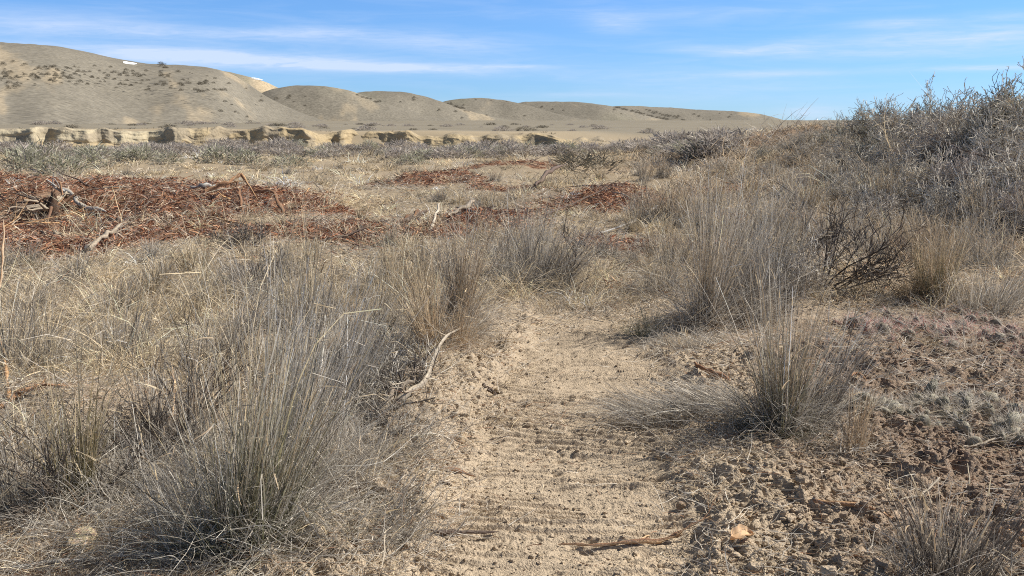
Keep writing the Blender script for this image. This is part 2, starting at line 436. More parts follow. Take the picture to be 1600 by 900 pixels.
def litter():
    """straws, twiglets and shreds lying flat on the soil"""
    rng = np.random.default_rng(6); N = 212000
    x, y, r = logpolar(rng, N, 2.6, 24)
    tm = track_mask(x, y); rm = rough_mask(x, y); fm = field_mask(x, y)
    cl = ss(-0.35, 0.5, fbm(x * 1.1, y * 1.1, 3, 301))
    p = np.clip(0.12 + 0.8 * fm + 0.8 * cl, 0, 1) * (1 - 0.90 * tm) * (1 - 0.3 * rm)
    p *= 1 - 0.7 * mulch(x, y)
    # thatch blown across the track in front of the fallen grass
    p = np.maximum(p, 0.85 * gauss(x, y, 0.35, 5.25, 0.8, 0.2) * ss(-.4, .3, vn(x * 4, y * 8, 303))); ln = .35 + .65 * ss(-.3, .3, vn(x * 3, y * 3, 304)); p = np.maximum(p, .9 * ln * ss(-.30, -.55, x - track_c(y) + .12 * vn(x * 3, y * 3, 305))); p = np.maximum(p, .3 * ln * gauss(x - track_c(y), y * 0, .62, 0, .22, 1)); p = np.maximum(p, .85 * ln * ss(7.3, 8.1, y) * ss(1.5, .9, np.abs(x - track_c(y)))); p = np.maximum(p, 0.5 * gauss(x, y, 0.7, 8.7, 0.9, 0.5))
    p = np.maximum(p, .45 * ss(.7, 1.4, x - track_c(y)) * ss(9, 7, y) * (.4 + .6 * cl))
    ok = rng.uniform(0, 1, N) < p
    x, y, r = x[ok], y[ok], r[ok]; n = len(x)
    z = ground_z(x, y) + rng.uniform(0.002, 0.035, n)
    L = rng.uniform(0.03, 0.17, n) * np.where(rng.uniform(size=n) < .15, 2.0, 1); W = np.maximum(0.0024, r * 0.0005) * rng.uniform(0.5, 1.7, n)
    cols = GREY + GREY[:3] + STRAW[:3] + [(0.72, 0.66, 0.56), (0.64, 0.58, 0.49), (0.70, 0.64, 0.55)] + DARK[:2] + [(0.36, 0.2, 0.12), (0.40, 0.26, 0.16)]
    V, Q, C = ribbons(rng, np.stack([x, y, z], 1), rng.uniform(0, 2 * pi, n), 1.35 + 0.2 * rng.normal(size=n), rng.uniform(-0.1, 0.35, n),
                      L, W, 4, 0.9, col=cols)
    s = Soup(); s.add(V, Q, C); link('grass_litter', s.mesh('grass_litter'), M_GRASS, kind='stuff')

def mulch_chips():
    rng = np.random.default_rng(7); N = 590000
    x, y, r = logpolar(rng, N, 8.3, 45)
    m = mulch(x, y)
    stray = 0.035 * ss(10, 14, y) * ss(-0.1, 0.6, fbm(x * 0.5, y * 0.5, 3, 401)) + 0.16 * gauss(x, y, 1.3, 10.0, 1.0, 1.1) * ss(-.2, .3, vn(x * 2, y * 2, 402))
    ok = rng.uniform(0, 1, N) < np.maximum(m, stray)
    x, y, r = x[ok], y[ok], r[ok]; n = len(x)
    z = ground_z(x, y) + rng.uniform(0.0, 0.05, n)
    L = rng.uniform(0.03, 0.15, n) * (1 + r * 0.012) * np.where(rng.uniform(size=n) < .04, 2.2, 1); L = L * .8; W = np.minimum(L * rng.uniform(0.07, 0.20, n), .016)
    V, Q, C = ribbons(rng, np.stack([x, y, z], 1), rng.uniform(0, 2 * pi, n), 1.38 + 0.22 * rng.normal(size=n), rng.uniform(-0.3, 0.4, n),
                      L, W, 2, 0.35, col=BARK + BARK[:3] + [(0.16, 0.11, 0.09), (0.36, 0.27, 0.20), (0.50, 0.42, 0.32)], jit=0.2, taper=0.5)
    s = Soup(); s.add(V, Q, C); link('bark_mulch', s.mesh('bark_mulch'), M_CHIP, kind='stuff')

def soil_crumbs():
    rng = np.random.default_rng(8); N = 124000
    x, y, r = logpolar(rng, N, 2.7, 11)
    rm = rough_mask(x, y); tm = track_mask(x, y); fm = field_mask(x, y)
    p = np.clip(0.35 + 0.65 * rm, 0, 1) * (1 - 0.3 * tm) * (1 - 0.6 * fm)
    ok = rng.uniform(0, 1, N) < p
    x, y, r, rm = x[ok], y[ok], r[ok], rm[ok]; n = len(x)
    sz = 0.0035 * np.exp(0.55 * rng.normal(size=n)) * (1 + 0.7 * rm); sz = np.minimum(sz, 0.032)
    z = ground_z(x, y) + sz * 0.25
    dk = ss(0.65, 1.6, x - track_c(y) + 0.5 * fbm(x, y, 3, 92))[:, None]
    C = np.array([0.45, 0.36, 0.26]) * (1 - 0.9 * dk) + np.array([0.27, 0.195, 0.145]) * 0.9 * dk
    C = C * (1 + 0.13 * rng.normal(size=(n, 1)))
    s = Soup(); s.add(*lumps(rng, np.stack([x, y, z], 1), sz, C)); link('soil_crumbs', s.mesh('soil_crumbs'), M_SOIL, kind='stuff')

# ---------------------------------------------------------------- plants
def grass_tuft(px, py, H, R, n, label, seed, lean=(0, 0), stemc=GREY, leafc=GREY, leafn=None, basec=None, spread=0.12, w=0.0032, leafL=0.5,
               name='grass_tuft', cat='grass tuft', rx=1.0, bend=0.26, loc=None):
    rng = np.random.default_rng(seed); H = H * (1.25 if loc is None else 1); loc = loc or at(px, py); lean = (lean[0] * .6, lean[1] * .6)
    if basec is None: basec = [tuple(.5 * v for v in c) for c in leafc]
    root = empty(name, (loc[0], loc[1], loc[2])); tag(root, label, cat)
    def roots(k, rr):
        a = rng.uniform(0, 2 * pi, k); q = np.sqrt(rng.uniform(0, 1, k)) * rr
        x = q * np.sin(a) * rx; y = q * np.cos(a)
        z = ground_z(loc[0] + x, loc[1] + y) - loc[2] - 0.015
        return x, y, z, a, q / max(rr, 1e-6)
    # upright stems in loose bundles, each bundle with a lean of its own
    spread = min(spread, .55); n = int(n * (.92 if n > 400 else .7)); K = max(4, int(n / 55)); kx, ky, kz, ka, kq = roots(K, R * .8)
    b = rng.integers(0, K, n); kl = .115 * rng.normal(size=(K, 2)); kh = rng.uniform(.55, 1.08, K); kh[0] = 1.08
    a = rng.uniform(0, 2 * pi, n); q = np.sqrt(rng.uniform(0, 1, n)) * R * .38
    x = kx[b] + q * np.sin(a); y = ky[b] + q * np.cos(a); z = ground_z(loc[0] + x, loc[1] + y) - loc[2] - 0.015
    kk = kq[b]
    tx = spread * kk * np.sin(ka[b]) + lean[0] + kl[b, 0] + 0.10 * rng.standard_t(3, n); ty = spread * kk * np.cos(ka[b]) + lean[1] + kl[b, 1] + 0.10 * rng.standard_t(3, n)
    tilt = np.arctan(np.hypot(tx, ty)); az = np.arctan2(tx, ty)
    L = H * rng.beta(3, 1.8, n) * 1.25 * kh[b]
    s = Soup(); brk = rng.uniform(size=n) < .16; br = bend * rng.uniform(-0.4, 1.4, n)
    val = np.exp(.36 * rng.normal(size=n))
    for sel, dr, be in ((~brk, 1.4, br), (brk, 5.0, br + rng.uniform(1.0, 2.6, n))):
        if not sel.any(): continue
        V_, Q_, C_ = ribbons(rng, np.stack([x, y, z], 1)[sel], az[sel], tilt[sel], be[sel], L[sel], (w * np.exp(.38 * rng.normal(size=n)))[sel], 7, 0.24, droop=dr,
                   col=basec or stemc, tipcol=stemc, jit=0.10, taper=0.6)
        s.add(V_, Q_, C_ * np.repeat(val[sel], 16)[:, None])
        T_ = V_.reshape(-1, 8, 2, 3).mean(2); hd = rng.uniform(size=len(T_)) < .22; T_ = T_[hd]; m_ = len(T_)
        if m_:
            d_ = T_[:, -1] - T_[:, -2]; p_ = T_[:, -1] - d_ * .8
            s.add(*ribbons(rng, p_, np.arctan2(d_[:, 0], d_[:, 1]), np.arctan2(np.hypot(d_[:, 0], d_[:, 1]), d_[:, 2]), .3, rng.uniform(.04, .10, m_), w * 2.1, 7, .25, col=STRAW + TANB, taper=.75))
    link('stems', s.mesh('stems'), M_GRASS, root)
    # curling basal leaves and a tangle of broken straws
    k = int((leafn if leafn is not None else int(n * 1.7)) * 1.45)
    x, y, z, a, q = roots(k, R * 1.2); tg = rng.uniform(size=k) < .5
    x = np.where(tg, x * 1.6, x); y = np.where(tg, y * 1.6, y); z = np.where(tg, z + rng.uniform(.02, .30, k) * H * np.clip(1.15 - q, .1, 1), z)
    tilt = np.where(tg, rng.uniform(.5, 2.1, k), 0.2 + 1.15 * rng.beta(1.3, 1.3, k)); az = np.where(tg, rng.uniform(0, 2 * pi, k), a + 1.1 * rng.normal(size=k))
    tx = np.sin(tilt) * np.sin(az) + lean[0] * 0.6; ty = np.sin(tilt) * np.cos(az) + lean[1] * 0.6
    s = Soup(); bd = np.where(tg, rng.uniform(-.9, .9, k), rng.uniform(0.2, 1.6, k)); Ll = H * leafL * rng.uniform(0.3, 1.2, k); Wl = w * .85 * np.exp(.35 * rng.normal(size=k))
    for sel, bc in ((tg, leafc), (~tg, basec)):
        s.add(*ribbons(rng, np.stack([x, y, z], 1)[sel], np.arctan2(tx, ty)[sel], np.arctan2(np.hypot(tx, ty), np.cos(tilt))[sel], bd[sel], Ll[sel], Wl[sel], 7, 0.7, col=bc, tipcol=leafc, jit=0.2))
    link('basal_leaves', s.mesh('basal_leaves'), M_GRASS, root)
    return root

def twig_shrub_meshes(seed, H, R, mains, kids, twigc=DARK, thick=0.006, lean=(0, 0), leaves=0, leafc=SAGE, leafsz=0.012, levels=4, wander=0.3, ratio=0.62,
                      finec=None, sides=3, ang=0.55):
    rng = np.random.default_rng(seed)
    a = rng.uniform(0, 2 * pi, mains); q = np.sqrt(rng.uniform(0.05, 1, mains))
    spread = R / H * 0.9
    roots = np.stack([0.12 * R * q * np.sin(a), 0.12 * R * q * np.cos(a), np.full(mains, -0.02)], 1)
    dirs = np.stack([spread * q * np.sin(a) + lean[0], spread * q * np.cos(a) + lean[1], np.ones(mains) * rng.uniform(0.5, 1, mains)], 1)
    lv = branches(rng, roots, dirs, H * rng.uniform(0.5, 0.85, mains), thick * rng.uniform(0.7, 1.2, mains), levels, kids, ratio, ang, 5, wander, 0.06)
    s = Soup()
    for i, (P, Rr) in enumerate(lv):
        c = pick(rng, twigc if (i < 2 or finec is None) else finec, len(P)) * (1 + 0.15 * rng.normal(size=(len(P), 1)))
        s.add(*tubes(P, np.maximum(Rr, thick * (0.24 if levels < 4 else 0.33)), c, sides))
    out = [s.mesh('branches')]
    if leaves:
        P = lv[-1][0]; k = rng.integers(0, len(P), leaves); j = rng.integers(1, 5, leaves)
        pos = P[k, j] + 0.004 * rng.normal(size=(leaves, 3))
        s = Soup(); s.add(*ribbons(rng, pos, rng.uniform(0, 2 * pi, leaves), rng.uniform(0.1, 1.3, leaves), 0.2, leafsz * 2.2 * rng.uniform(0.6, 1.3, leaves),
                                   leafsz * 0.6, 1, 0.2, col=leafc, taper=0.5))
        out.append(s.mesh('foliage'))
    return out

def shrub_root(name, meshes, label, cat, loc, rz=0, sc=(1, 1, 1), group=None):
    o = empty(name, loc, rz); o.scale = sc; tag(o, label, cat, group)
    link('branches', meshes[0], M_TWIG, o)
    if len(meshes) > 1: link('foliage', meshes[1], M_GRASS, o)
    return o

def branch_thing(name, pts, rads, col, label, cat='branch', side_twigs=0, seed=0, mat=None, sides=7, split=False):
    """a lying stick or log through world points"""
    rng = np.random.default_rng(seed); P = np.array(pts, float)
    n = max(10, len(P) * 4); t = np.linspace(0, 1, n); tt = np.linspace(0, 1, len(P))
    Q = np.stack([np.interp(t, tt, P[:, i]) for i in range(3)], 1); R = np.interp(t, tt, rads)
    for _ in range(2): Q[1:-1] = (Q[:-2] + 2 * Q[1:-1] + Q[2:]) / 4
    wob = np.stack([vn(t * 9 + seed, t * 0 + i, 55 + seed) for i in range(3)], 1) * R[:, None] * 0.9
    Q = Q + wob; o0 = Q[0].copy(); Q = Q - o0
    R = R * (1 + 0.25 * rng.normal(size=n)); R[0] *= 0.7; R[-1] *= 0.4
    V, q, C = tubes(Q[None], np.maximum(R, 0.0012)[None], np.array([[1., 1, 1]]), sides)
    V = V.reshape(-1, 3) + rng.normal(size=(len(V), 3)) * np.repeat(R, sides)[:, None] * 0.13
    cc = pick(rng, col, sides)[None].repeat(n, 0).reshape(-1, 3) * (1 + 0.12 * rng.normal(size=(n * sides, 1)))
    s = Soup(); s.add(V, q, cc)
    root = empty(name, o0); tag(root, label, cat)
    # end caps
    e0 = np.arange(sides)
    for base in (0, (n - 1) * sides):
        k = sides // 2
        for i in range(1, sides - 1, 2):
            b = [base, base + i, base + i + 1, base + min(i + 2, sides - 1)]
            if len(set(b)) == 4: s.q.append(np.array([b])); 
    link('wood', s.mesh('wood', True), mat or M_WOOD, root)
    for _ in range(side_twigs):
        k = rng.integers(n // 5, n - 1, 1); d = np.gradient(Q, axis=0)[k]; d /= np.linalg.norm(d, axis=1, keepdims=True) + 1e-9
        dirs = d + 0.9 * rng.normal(size=(1, 3)) * [1, 1, 0.5]; dirs[:, 2] = np.abs(dirs[:, 2]) * 0.6
        tl = np.linalg.norm(P[-1] - P[0])
        lv = branches(rng, Q[k], dirs, tl * rng.uniform(0.12, 0.35, 1), R[k] * 0.45, 2, [3], 0.5, 0.6, 5, 0.3, 0)
        s = Soup()
        for (p, r_) in lv: s.add(*tubes(p, np.maximum(r_, 0.001), pick(rng, col, len(p)), 4))
        link('twig', s.mesh('twig', True), mat or M_WOOD, root)
    return root

def lying(pxs, lift=0.012):
    out = []
    for p in pxs:
        x, y, z = at(p[0], p[1]); out.append((x, y, z + (p[2] if len(p) > 2 else lift)))
    return out

# ================================================================ BUILD
build_ground()
field_grass(); litter(); mulch_chips(); soil_crumbs()

# ---------------------------------------------------------------- bluff
def build_bluff():
    rng = np.random.default_rng(20)
    nu, nv = 1500, 70
    th = np.linspace(atan2(-1000, F), atan2(150, F), nu)
    v = np.linspace(0, 1, nv)
    TH, Vv = np.meshgrid(th, v, indexing='ij')
    pxu = 800 + F * np.tan(TH)
    base_r = 199 + 3.0 * vn(TH * 40, TH * 0, 501) + 1.5 * vn(TH * 90, TH * 0, 502)
    ztop = coarse_z(213 * np.sin(TH), 213 * np.cos(TH)) + -0.15 + 0.95 * fbm(TH * 38, TH * 0 + 3, 3, 503)
    ztop = ztop + np.where((pxu > 330) & (pxu < 490), 0.1, 0)
    zb = -2.35
    amp = np.interp(pxu[:, :1], [-200, 80, 330, 360, 480, 500, 540, 700, 760, 950], [.6, .8, .8, 1.5, 1.5, .6, 1.6, 1.6, .6, .25])
    hgt = np.interp(pxu[:, :1], [-200, 480, 500, 530, 545, 700, 730, 800, 870, 950], [1, 1, .75, .75, 1, .95, .75, .9, .6, .15])
    # profile: talus, face, rounded brow, back on to the terrace
    prof_d = np.interp(Vv, [0, .25, .7, .85, 1], [0, 3.2, 4.7, 6.5, 13.5])
    prof_z = np.interp(Vv, [0, .25, .7, .85, 1], [0, .28, .9, 1.0, .97])
    lobe = (1.3 * np.abs(fbm(TH * 34 + 0.5 * vn(TH * 60, Vv * 2, 505), Vv * 2.2, 3, 504)) + 0.5 * np.abs(vn(TH * 110, Vv * 1.5, 506)) + 0.2 * vn(TH * 300, Vv * 6, 507)) * ss(-.5, .35, vn(TH * 15, TH * 0, 515))
    face = np.sin(np.clip(Vv / 0.95, 0, 1) * pi) ** 0.7
    strat = 0.16 * vn(TH * 20, Vv * 16, 508) * (pxu < 340) + 0.12 * vn(TH * 200, Vv * 14, 509)
    hgt = hgt * (1 - .5 * ss(.05, .5, vn(TH * 27, TH * 0, 517)))
    r = base_r + prof_d + (0.45 - lobe * 1.0) * amp * face * (0.55 + 0.45 * vn(TH * 45, Vv * 3, 516)) - strat * face
    z = zb + (ztop - zb) * prof_z * (hgt * (1 - Vv) + Vv ** 3 * 1 + (1 - Vv ** 3) * Vv * hgt) + 0.25 * vn(TH * 130, Vv * 4, 510) * face
    X = r * np.sin(TH); Y = r * np.cos(TH)
    i = np.arange(nu - 1)[:, None] * nv; j = np.arange(nv - 1)[None]
    Q = np.stack([i + j, i + nv + j, i + nv + j + 1, i + j + 1], -1).reshape(-1, 4)
    C = np.array([0.39, 0.305, 0.185])[None, None] * (1 + 0.12 * fbm(TH * 120, Vv * 9, 3, 511))[..., None]
    pale = ss(340, 250, pxu) * ss(.25, .4, Vv)
    C = C + (np.array([0.46, 0.41, 0.30]) - C) * (pale * 0.6)[..., None]
    veg = np.clip(ss(.78, .95, Vv) + 1.0 * ss(.0, .35, fbm(TH * 60, Vv * 4, 3, 512)) + ss(.15, .02, Vv), 0, 1)
    C = C + (np.array([0.30, 0.25, 0.18]) - C) * (veg * 0.8)[..., None]
    me = make_mesh('bluff', np.stack([X, Y, z], -1), Q, C.reshape(-1, 3), True)
    link('bluff', me, M_BLUFF, kind='structure')
build_bluff()

# ---------------------------------------------------------------- hills
HILLS = [  # skyline pixels, crest distance, foot distance
    ([(-900, 60), (-300, 52), (0, 67), (60, 71), (110, 77), (150, 84), (190, 93), (240, 101), (300, 102), (345, 109), (368, 117), (385, 129), (403, 144), (430, 158), (468, 176), (510, 189), (560, 199), (620, 206)], 760, 300),
    ([(150, 170), (220, 128), (270, 108), (305, 103), (350, 110), (400, 122), (432, 132), (446, 141), (475, 165), (505, 188), (530, 203)], 1010, 850),
    ([(330, 200), (380, 160), (410, 143), (440, 135), (490, 133), (530, 137), (560, 145), (610, 164), (680, 184), (760, 196), (820, 203)], 930, 775),
    ([(480, 190), (540, 146), (570, 142), (620, 142), (660, 148), (690, 157), (720, 170), (780, 185), (850, 195), (920, 201)], 1090, 935),
    ([(620, 190), (680, 162), (700, 156), (740, 152), (775, 154), (805, 158), (840, 170), (900, 184), (980, 194), (1060, 200)], 1230, 1085),
    ([(740, 190), (800, 160), (830, 158), (900, 159), (945, 163), (975, 171), (1020, 183), (1070, 194), (1130, 201)], 1420, 1235),
    ([(860, 190), (940, 166), (980, 165), (1050, 168), (1110, 173), (1165, 174), (1205, 181), (1235, 192), (1262, 200), (1300, 203)], 1650, 1420),
]
def hill_z(TH, R):
    z = coarse_z(R * np.sin(TH), R * np.cos(TH)) - 1.2
    for k, (pts, D, Ft) in enumerate(HILLS):
        a = []; c = []
        for (px, py) in pts:
            x, y, zz = on_far(px, py, D); a.append(math.atan2(x, y)); c.append(zz)
        crest = sum(np.interp(TH + o_, a, c) for o_ in np.linspace(-.014, .014, 9)) / 9; 
        g0 = coarse_z(D * np.sin(TH), D * np.cos(TH)) - 1.2
        hh = np.maximum(crest - g0, 0) * ss(a[0] - 0.02, a[0] + 0.01, TH) * ss(a[-1] + 0.004, a[-1] - 0.01, TH)
        wig = 0.03 * vn(TH * 14, TH * 0, 600 + k)
        adv = (np.clip(hh, 0, None) / max(float(hh[np.abs(TH) < .6].max()) if (np.abs(TH) < .6).any() else 1.0, 30.0)) ** .6
        dep = (D - Ft) * np.clip(adv * (1 + .16 * vn(TH * (9 if k == 0 else 16), TH * 0, 660 + k)), .10, 1.1)
        t = 1 - np.abs(R - D) / dep + wig * np.clip(1 - np.abs(R - D) / dep, 0, 1)
        t = np.where(R > D, 2 - np.clip(t, 0, 1), t)
        t = np.clip(np.where(t < 1, t, 2 - t), 0, 1)
        prof = 0.35 * t ** 1.5 + 0.65 * np.sin(pi / 2 * t) ** 1.5
        gul = (0.022 * vn(TH * 22, R * 0.004, 620 + k) + 0.003 * vn(TH * 60, R * 0.006, 630 + k)) * np.sin(pi * np.clip(t, 0, 1)) * 1.3
        gx = coarse_z(R * np.sin(TH), R * np.cos(TH)) - 1.2
        z = np.maximum(z, gx + (crest > g0) * hh * np.clip(prof + gul, 0, 1.02))
    X = R * np.sin(TH); Y = R * np.cos(TH)
    z = z + 0.22 * vn(X * .16, Y * .10, 640) + 0.8 * fbm(X * .035, Y * .022, 3, 641) * ss(300, 500, R)
    return z

def build_hills():
    th = np.linspace(atan2(-1300, F), atan2(700, F), 1250)
    r = np.concatenate([np.linspace(290, 760, 230), np.linspace(763, 1700, 260)[:], [1750, 1900, 2300, 2800]])
    R, TH = np.meshgrid(r, th, indexing='xy')   # rows th, cols r
    Z = hill_z(TH, R)
    Z = Z - ss(1700, 2300, R) * 60 - ss(310, 290, R) * 3
    X = R * np.sin(TH); Y = R * np.cos(TH); n, m = X.shape
    i = np.arange(n - 1)[:, None] * m; j = np.arange(m - 1)[None]
    Q = np.stack([i + j, i + j + 1, i + m + j + 1, i + m + j], -1).reshape(-1, 4)
    C = np.tile(np.array([0.20, 0.178, 0.14]), (X.size, 1)).reshape(n, m, 3)
    f = fbm(X * 0.01, Y * 0.01, 4, 650); f2 = fbm(TH * 40, R * 0.006, 4, 651)
    C = C * (1 + 0.16 * f + 0.18 * f2)[..., None]
    zz = (Z - 3) / 60
    bare = ss(0.25, 0.6, fbm(TH * 30 + 3, R * 0.008, 4, 652)) * 0.45
    # bare sandy outcrop beneath the snow near the end of the big hill, and a pale scar on its left slope
    ax, ay, _ = on_far(415, 130, 1000); a0 = math.atan2(ax, ay)
    bare = np.maximum(bare, 0.9 * np.exp(-((TH - a0) / 0.016) ** 2) * ss(930, 975, R) * ss(1030, 1015, R))
    C = C + (np.array([0.47, 0.37, 0.24]) - C) * bare[..., None]
    grn = ss(0.1, 0.5, vn(TH * 18, R * 0.004, 653)) * 0.35 * ss(850, 1000, R)
    C = C + (np.array([0.20, 0.185, 0.125]) - C) * grn[..., None]
    me = make_mesh('hills', np.stack([X, Y, Z], -1), Q, C.reshape(-1, 3), True)
    link('hills', me, M_HILL, kind='structure')
build_hills()

def hill_hit(px, py):
    d = ray(px, py); d = d / math.hypot(d[0], d[1]); a = math.atan2(d[0], d[1])
    t = np.linspace(300, 1700, 1400); z = CAMZ + d[2] * t; g = hill_z(np.full_like(t, a), t)
    if not (z < g).any(): return None
    k = np.argmax(z < g); return d[0] * t[k], d[1] * t[k], float(g[k])

def far_mountains():
    rng = np.random.default_rng(30); D = 14000
    px = np.linspace(1180, 1420, 160)
    py = np.interp(px, [1180, 1235, 1258, 1275, 1290, 1310, 1340, 1420], [201, 199, 191, 188, 190, 192, 196, 200]) + .6 * vn(px * 0.15, px * 0, 700) + 0.5 * vn(px * 0.4, px * 0, 701)
    rows = []
    for k, (f, s) in enumerate(((-1600, 0.0), (-800, 0.55), (0, 1.0), (800, 0.5), (1600, 0.0))):
        P = np.array([on_far(a, b, D) for a, b in zip(px, py)])
        sc = (D + f) / D; q = P.copy(); q[:, 0] *= sc; q[:, 1] *= sc; q[:, 2] = (P[:, 2]) * s + 60 * vn(px * 0.3, px * 0 + k, 702) * (s < 1) - 20 * (s == 0)
        rows.append(q)
    V = np.stack(rows); n, m, _ = V.shape
    i = np.arange(n - 1)[:, None] * m; j = np.arange(m - 1)[None]
    Q = np.stack([i + j, i + j + 1, i + m + j + 1, i + m + j], -1).reshape(-1, 4)
    C = np.tile([0.78, 0.80, 0.86], (n * m, 1))
    link('mountains', make_mesh('mountains', V, Q, C, False), M_SNOW, kind='structure')
far_mountains()

def snow_patch(pts, w, label):
    V = []; 
    for p_ in pts:
        h = hill_hit(*p_[:2]) if len(p_) < 3 else on_far(*p_)
        if h is None: h = on_far(p_[0], p_[1], 745)
        V.append(h)
    V = np.array(V); n = len(V); s = Soup()
    t = np.linspace(0, 1, 24); L = np.stack([np.interp(t, np.linspace(0, 1, n), V[:, i]) for i in range(3)], 1)
    prof = np.sin(pi * t) ** 0.5 * (1 + 0.35 * vn(t * 9, t * 0, 12))
    rows = [L + np.array([0, -w * a, -w * a * 0.35 + b])[None] * prof[:, None] for a, b in ((1, -0.5), (.8, .2), (0, 0.4), (-.8, 0.2), (-1, -1))]
    A = np.stack(rows); m = 24
    i = np.arange(4)[:, None] * m; j = np.arange(m - 1)[None]
    Q = np.stack([i + j, i + j + 1, i + m + j + 1, i + m + j], -1).reshape(-1, 4)
    o0 = V.mean(0); o = link('snow_patch', make_mesh('snow_patch', A.reshape(-1, 3) - o0, Q, np.tile([0.85, 0.87, 0.9], (A.size // 3, 1)), True), M_SNOW, loc=o0)
    tag(o, label, 'snow patch')
snow_patch([(192, 96.5), (200, 98), (214, 99.5)], 1.1, 'small white snow patch on the skyline high on the left hill')
snow_patch([(392, 121.2, 1006), (400, 122.6, 1006), (411, 124.9, 1006)], 1.1, 'small white snow patch above the sandy outcrop at the end of the big hill')

# ---------------------------------------------------------------- far bushes (small: one mesh each)
def far_bush_mesh(seed, cols, n=420, wide=1.0):
    rng = np.random.default_rng(seed); a = rng.uniform(0, 2 * pi, n); u = rng.uniform(0, 1, n) ** 0.5
    rr = 0.5 * u * wide * (1 + 0.3 * np.sin(3 * a + seed)); top = np.sqrt(np.maximum(1 - u ** 2, 0)) * 0.75
    z = top * rng.uniform(0, 1, n) ** 0.6
    root = np.stack([rr * np.sin(a), rr * np.cos(a), z], 1)
    s = Soup(); s.add(*ribbons(rng, root, a + rng.normal(size=n), 0.2 + 0.7 * u + 0.3 * rng.normal(size=n), 0.4, rng.uniform(0.12, 0.35, n), 0.035 * rng.uniform(.5, 1.4, n), 2, 0.5,
                               col=cols, jit=0.2, taper=0.9))
    return s.mesh('bush')
PURP = [(0.42, 0.37, 0.33), (0.33, 0.29, 0.26), (0.52, 0.46, 0.39), (0.38, 0.34, 0.30)]
OLIV = [(0.16, 0.14, 0.10), (0.12, 0.105, 0.08), (0.20, 0.17, 0.125)]
bush_grey = [far_bush_mesh(800 + i, PURP) for i in range(4)]
bush_sage = [far_bush_mesh(810 + i, SAGE + PURP[:1]) for i in range(3)]
bush_dark = [far_bush_mesh(820 + i, OLIV, 260) for i in range(3)]
bush_pale = [far_bush_mesh(830 + i, [(0.30, 0.265, 0.205), (0.36, 0.31, 0.23), (0.25, 0.225, 0.18)]) for i in range(2)]
rng = np.random.default_rng(40)
def put_bush(meshes, x, y, z, w, h, label, cat, group, name):
    me = meshes[rng.integers(0, len(meshes))]
    o = link(name, me, M_GRASS, loc=(x, y, z)); o.rotation_euler = (0, 0, rng.uniform(0, 6.28)); o.scale = (w * rng.uniform(.8, 1.2), w * rng.uniform(.8, 1.2), h)
    return tag(o, label, cat, group)
# scrub belt in front of the bluff
cnt = 0
while cnt < 285:
    px = rng.uniform(-40, 1130); py = 231 + 17 * rng.beta(1.3, 1.6) - 3 * (px > 900) + 3 * math.sin(px * 0.012)
    if rng.uniform() > 0.55 + 0.45 * math.sin(px * 0.013 + 4): 
        if rng.uniform() < .5: continue
    x, y, z = at(px, py); d = math.hypot(x, y)
    if d > 190: continue
    w = rng.uniform(1.0, 2.6) * (0.6 + d / 220)
    put_bush(bush_grey if rng.uniform() < .75 else bush_sage, x, y, z - .1, w, w * rng.uniform(.35, .62), 'purplish grey bush in the long scrub belt at the foot of the bluff',
             'bush', 'bushes of the scrub belt before the bluff', 'scrub_bush'); cnt += 1
# scrub beyond the belt that nobody could count (on the slope and in the hollows of the bluff)
def scrub_stuff():
    rng = np.random.default_rng(41); n = 5200
    th = rng.uniform(atan2(-1000, F), atan2(420, F), n); r = rng.uniform(60, 212, n)
    keep = rng.uniform(0, 1, n) < np.clip(0.25 + 0.9 * vn(th * 30, r * 0.06, 42), 0.04, 1) * (1 - 0.25 * ss(198, 204, r)); th, r = th[keep], r[keep]; n = len(r)
    x, y = r * np.sin(th), r * np.cos(th); z = ground_z(x, y)
    k = 16; idx = np.repeat(np.arange(n), k); M = len(idx); a = rng.uniform(0, 6.28, M); q = rng.uniform(0, .6, M)
    root = np.stack([x[idx] + q * np.sin(a), y[idx] + q * np.cos(a), z[idx] - 0.05], 1)
    hue = rng.integers(0, 3, n)[idx]
    cols = np.array([(0.25, 0.215, 0.185), (0.36, 0.30, 0.21), (0.22, 0.205, 0.16)])[hue] * (1 + .15 * rng.normal(size=(M, 1)))
    V, Q, C = ribbons(rng, root, a, .3 + q, .5, rng.uniform(.25, .75, M), 0.09 * rng.uniform(.5, 1.3, M), 2, .4, taper=.9)
    s = Soup(); s.add(V, Q, np.repeat(cols, 6, 0)); link('low_scrub', s.mesh('low_scrub'), M_GRASS, kind='stuff')
scrub_stuff()
# dark bushes on the big hill and the hills behind
n = 0; tries = 0
while n < 235 and tries < 3000:
    tries += 1; u = rng.uniform()
    if u < .62: px = rng.uniform(0, 340); py = 92 + px * 0.07 + 34 * rng.beta(1.6, 1.6) + (16 if px < 60 else 0)
    elif u < .72: px = rng.uniform(-20, 60); py = rng.uniform(95, 140)
    elif u < .82: px = rng.uniform(340, 480); py = rng.uniform(120, 190)
    elif u < .92: px = rng.uniform(600, 900); py = rng.uniform(150, 185)
    else: px = rng.uniform(960, 1200); py = rng.uniform(168, 190)
    h = hill_hit(px, py)
    if h is None: continue
    w = rng.uniform(1.3, 3.3) * (h[1] / 760) ** .5
    put_bush(bush_dark, h[0], h[1], h[2] - .3, w, w * rng.uniform(.55, .85), 'tiny dark bush dotted on the far grassy hillside', 'bush', 'dark bushes dotted over the hills', 'hillside_bush'); n += 1
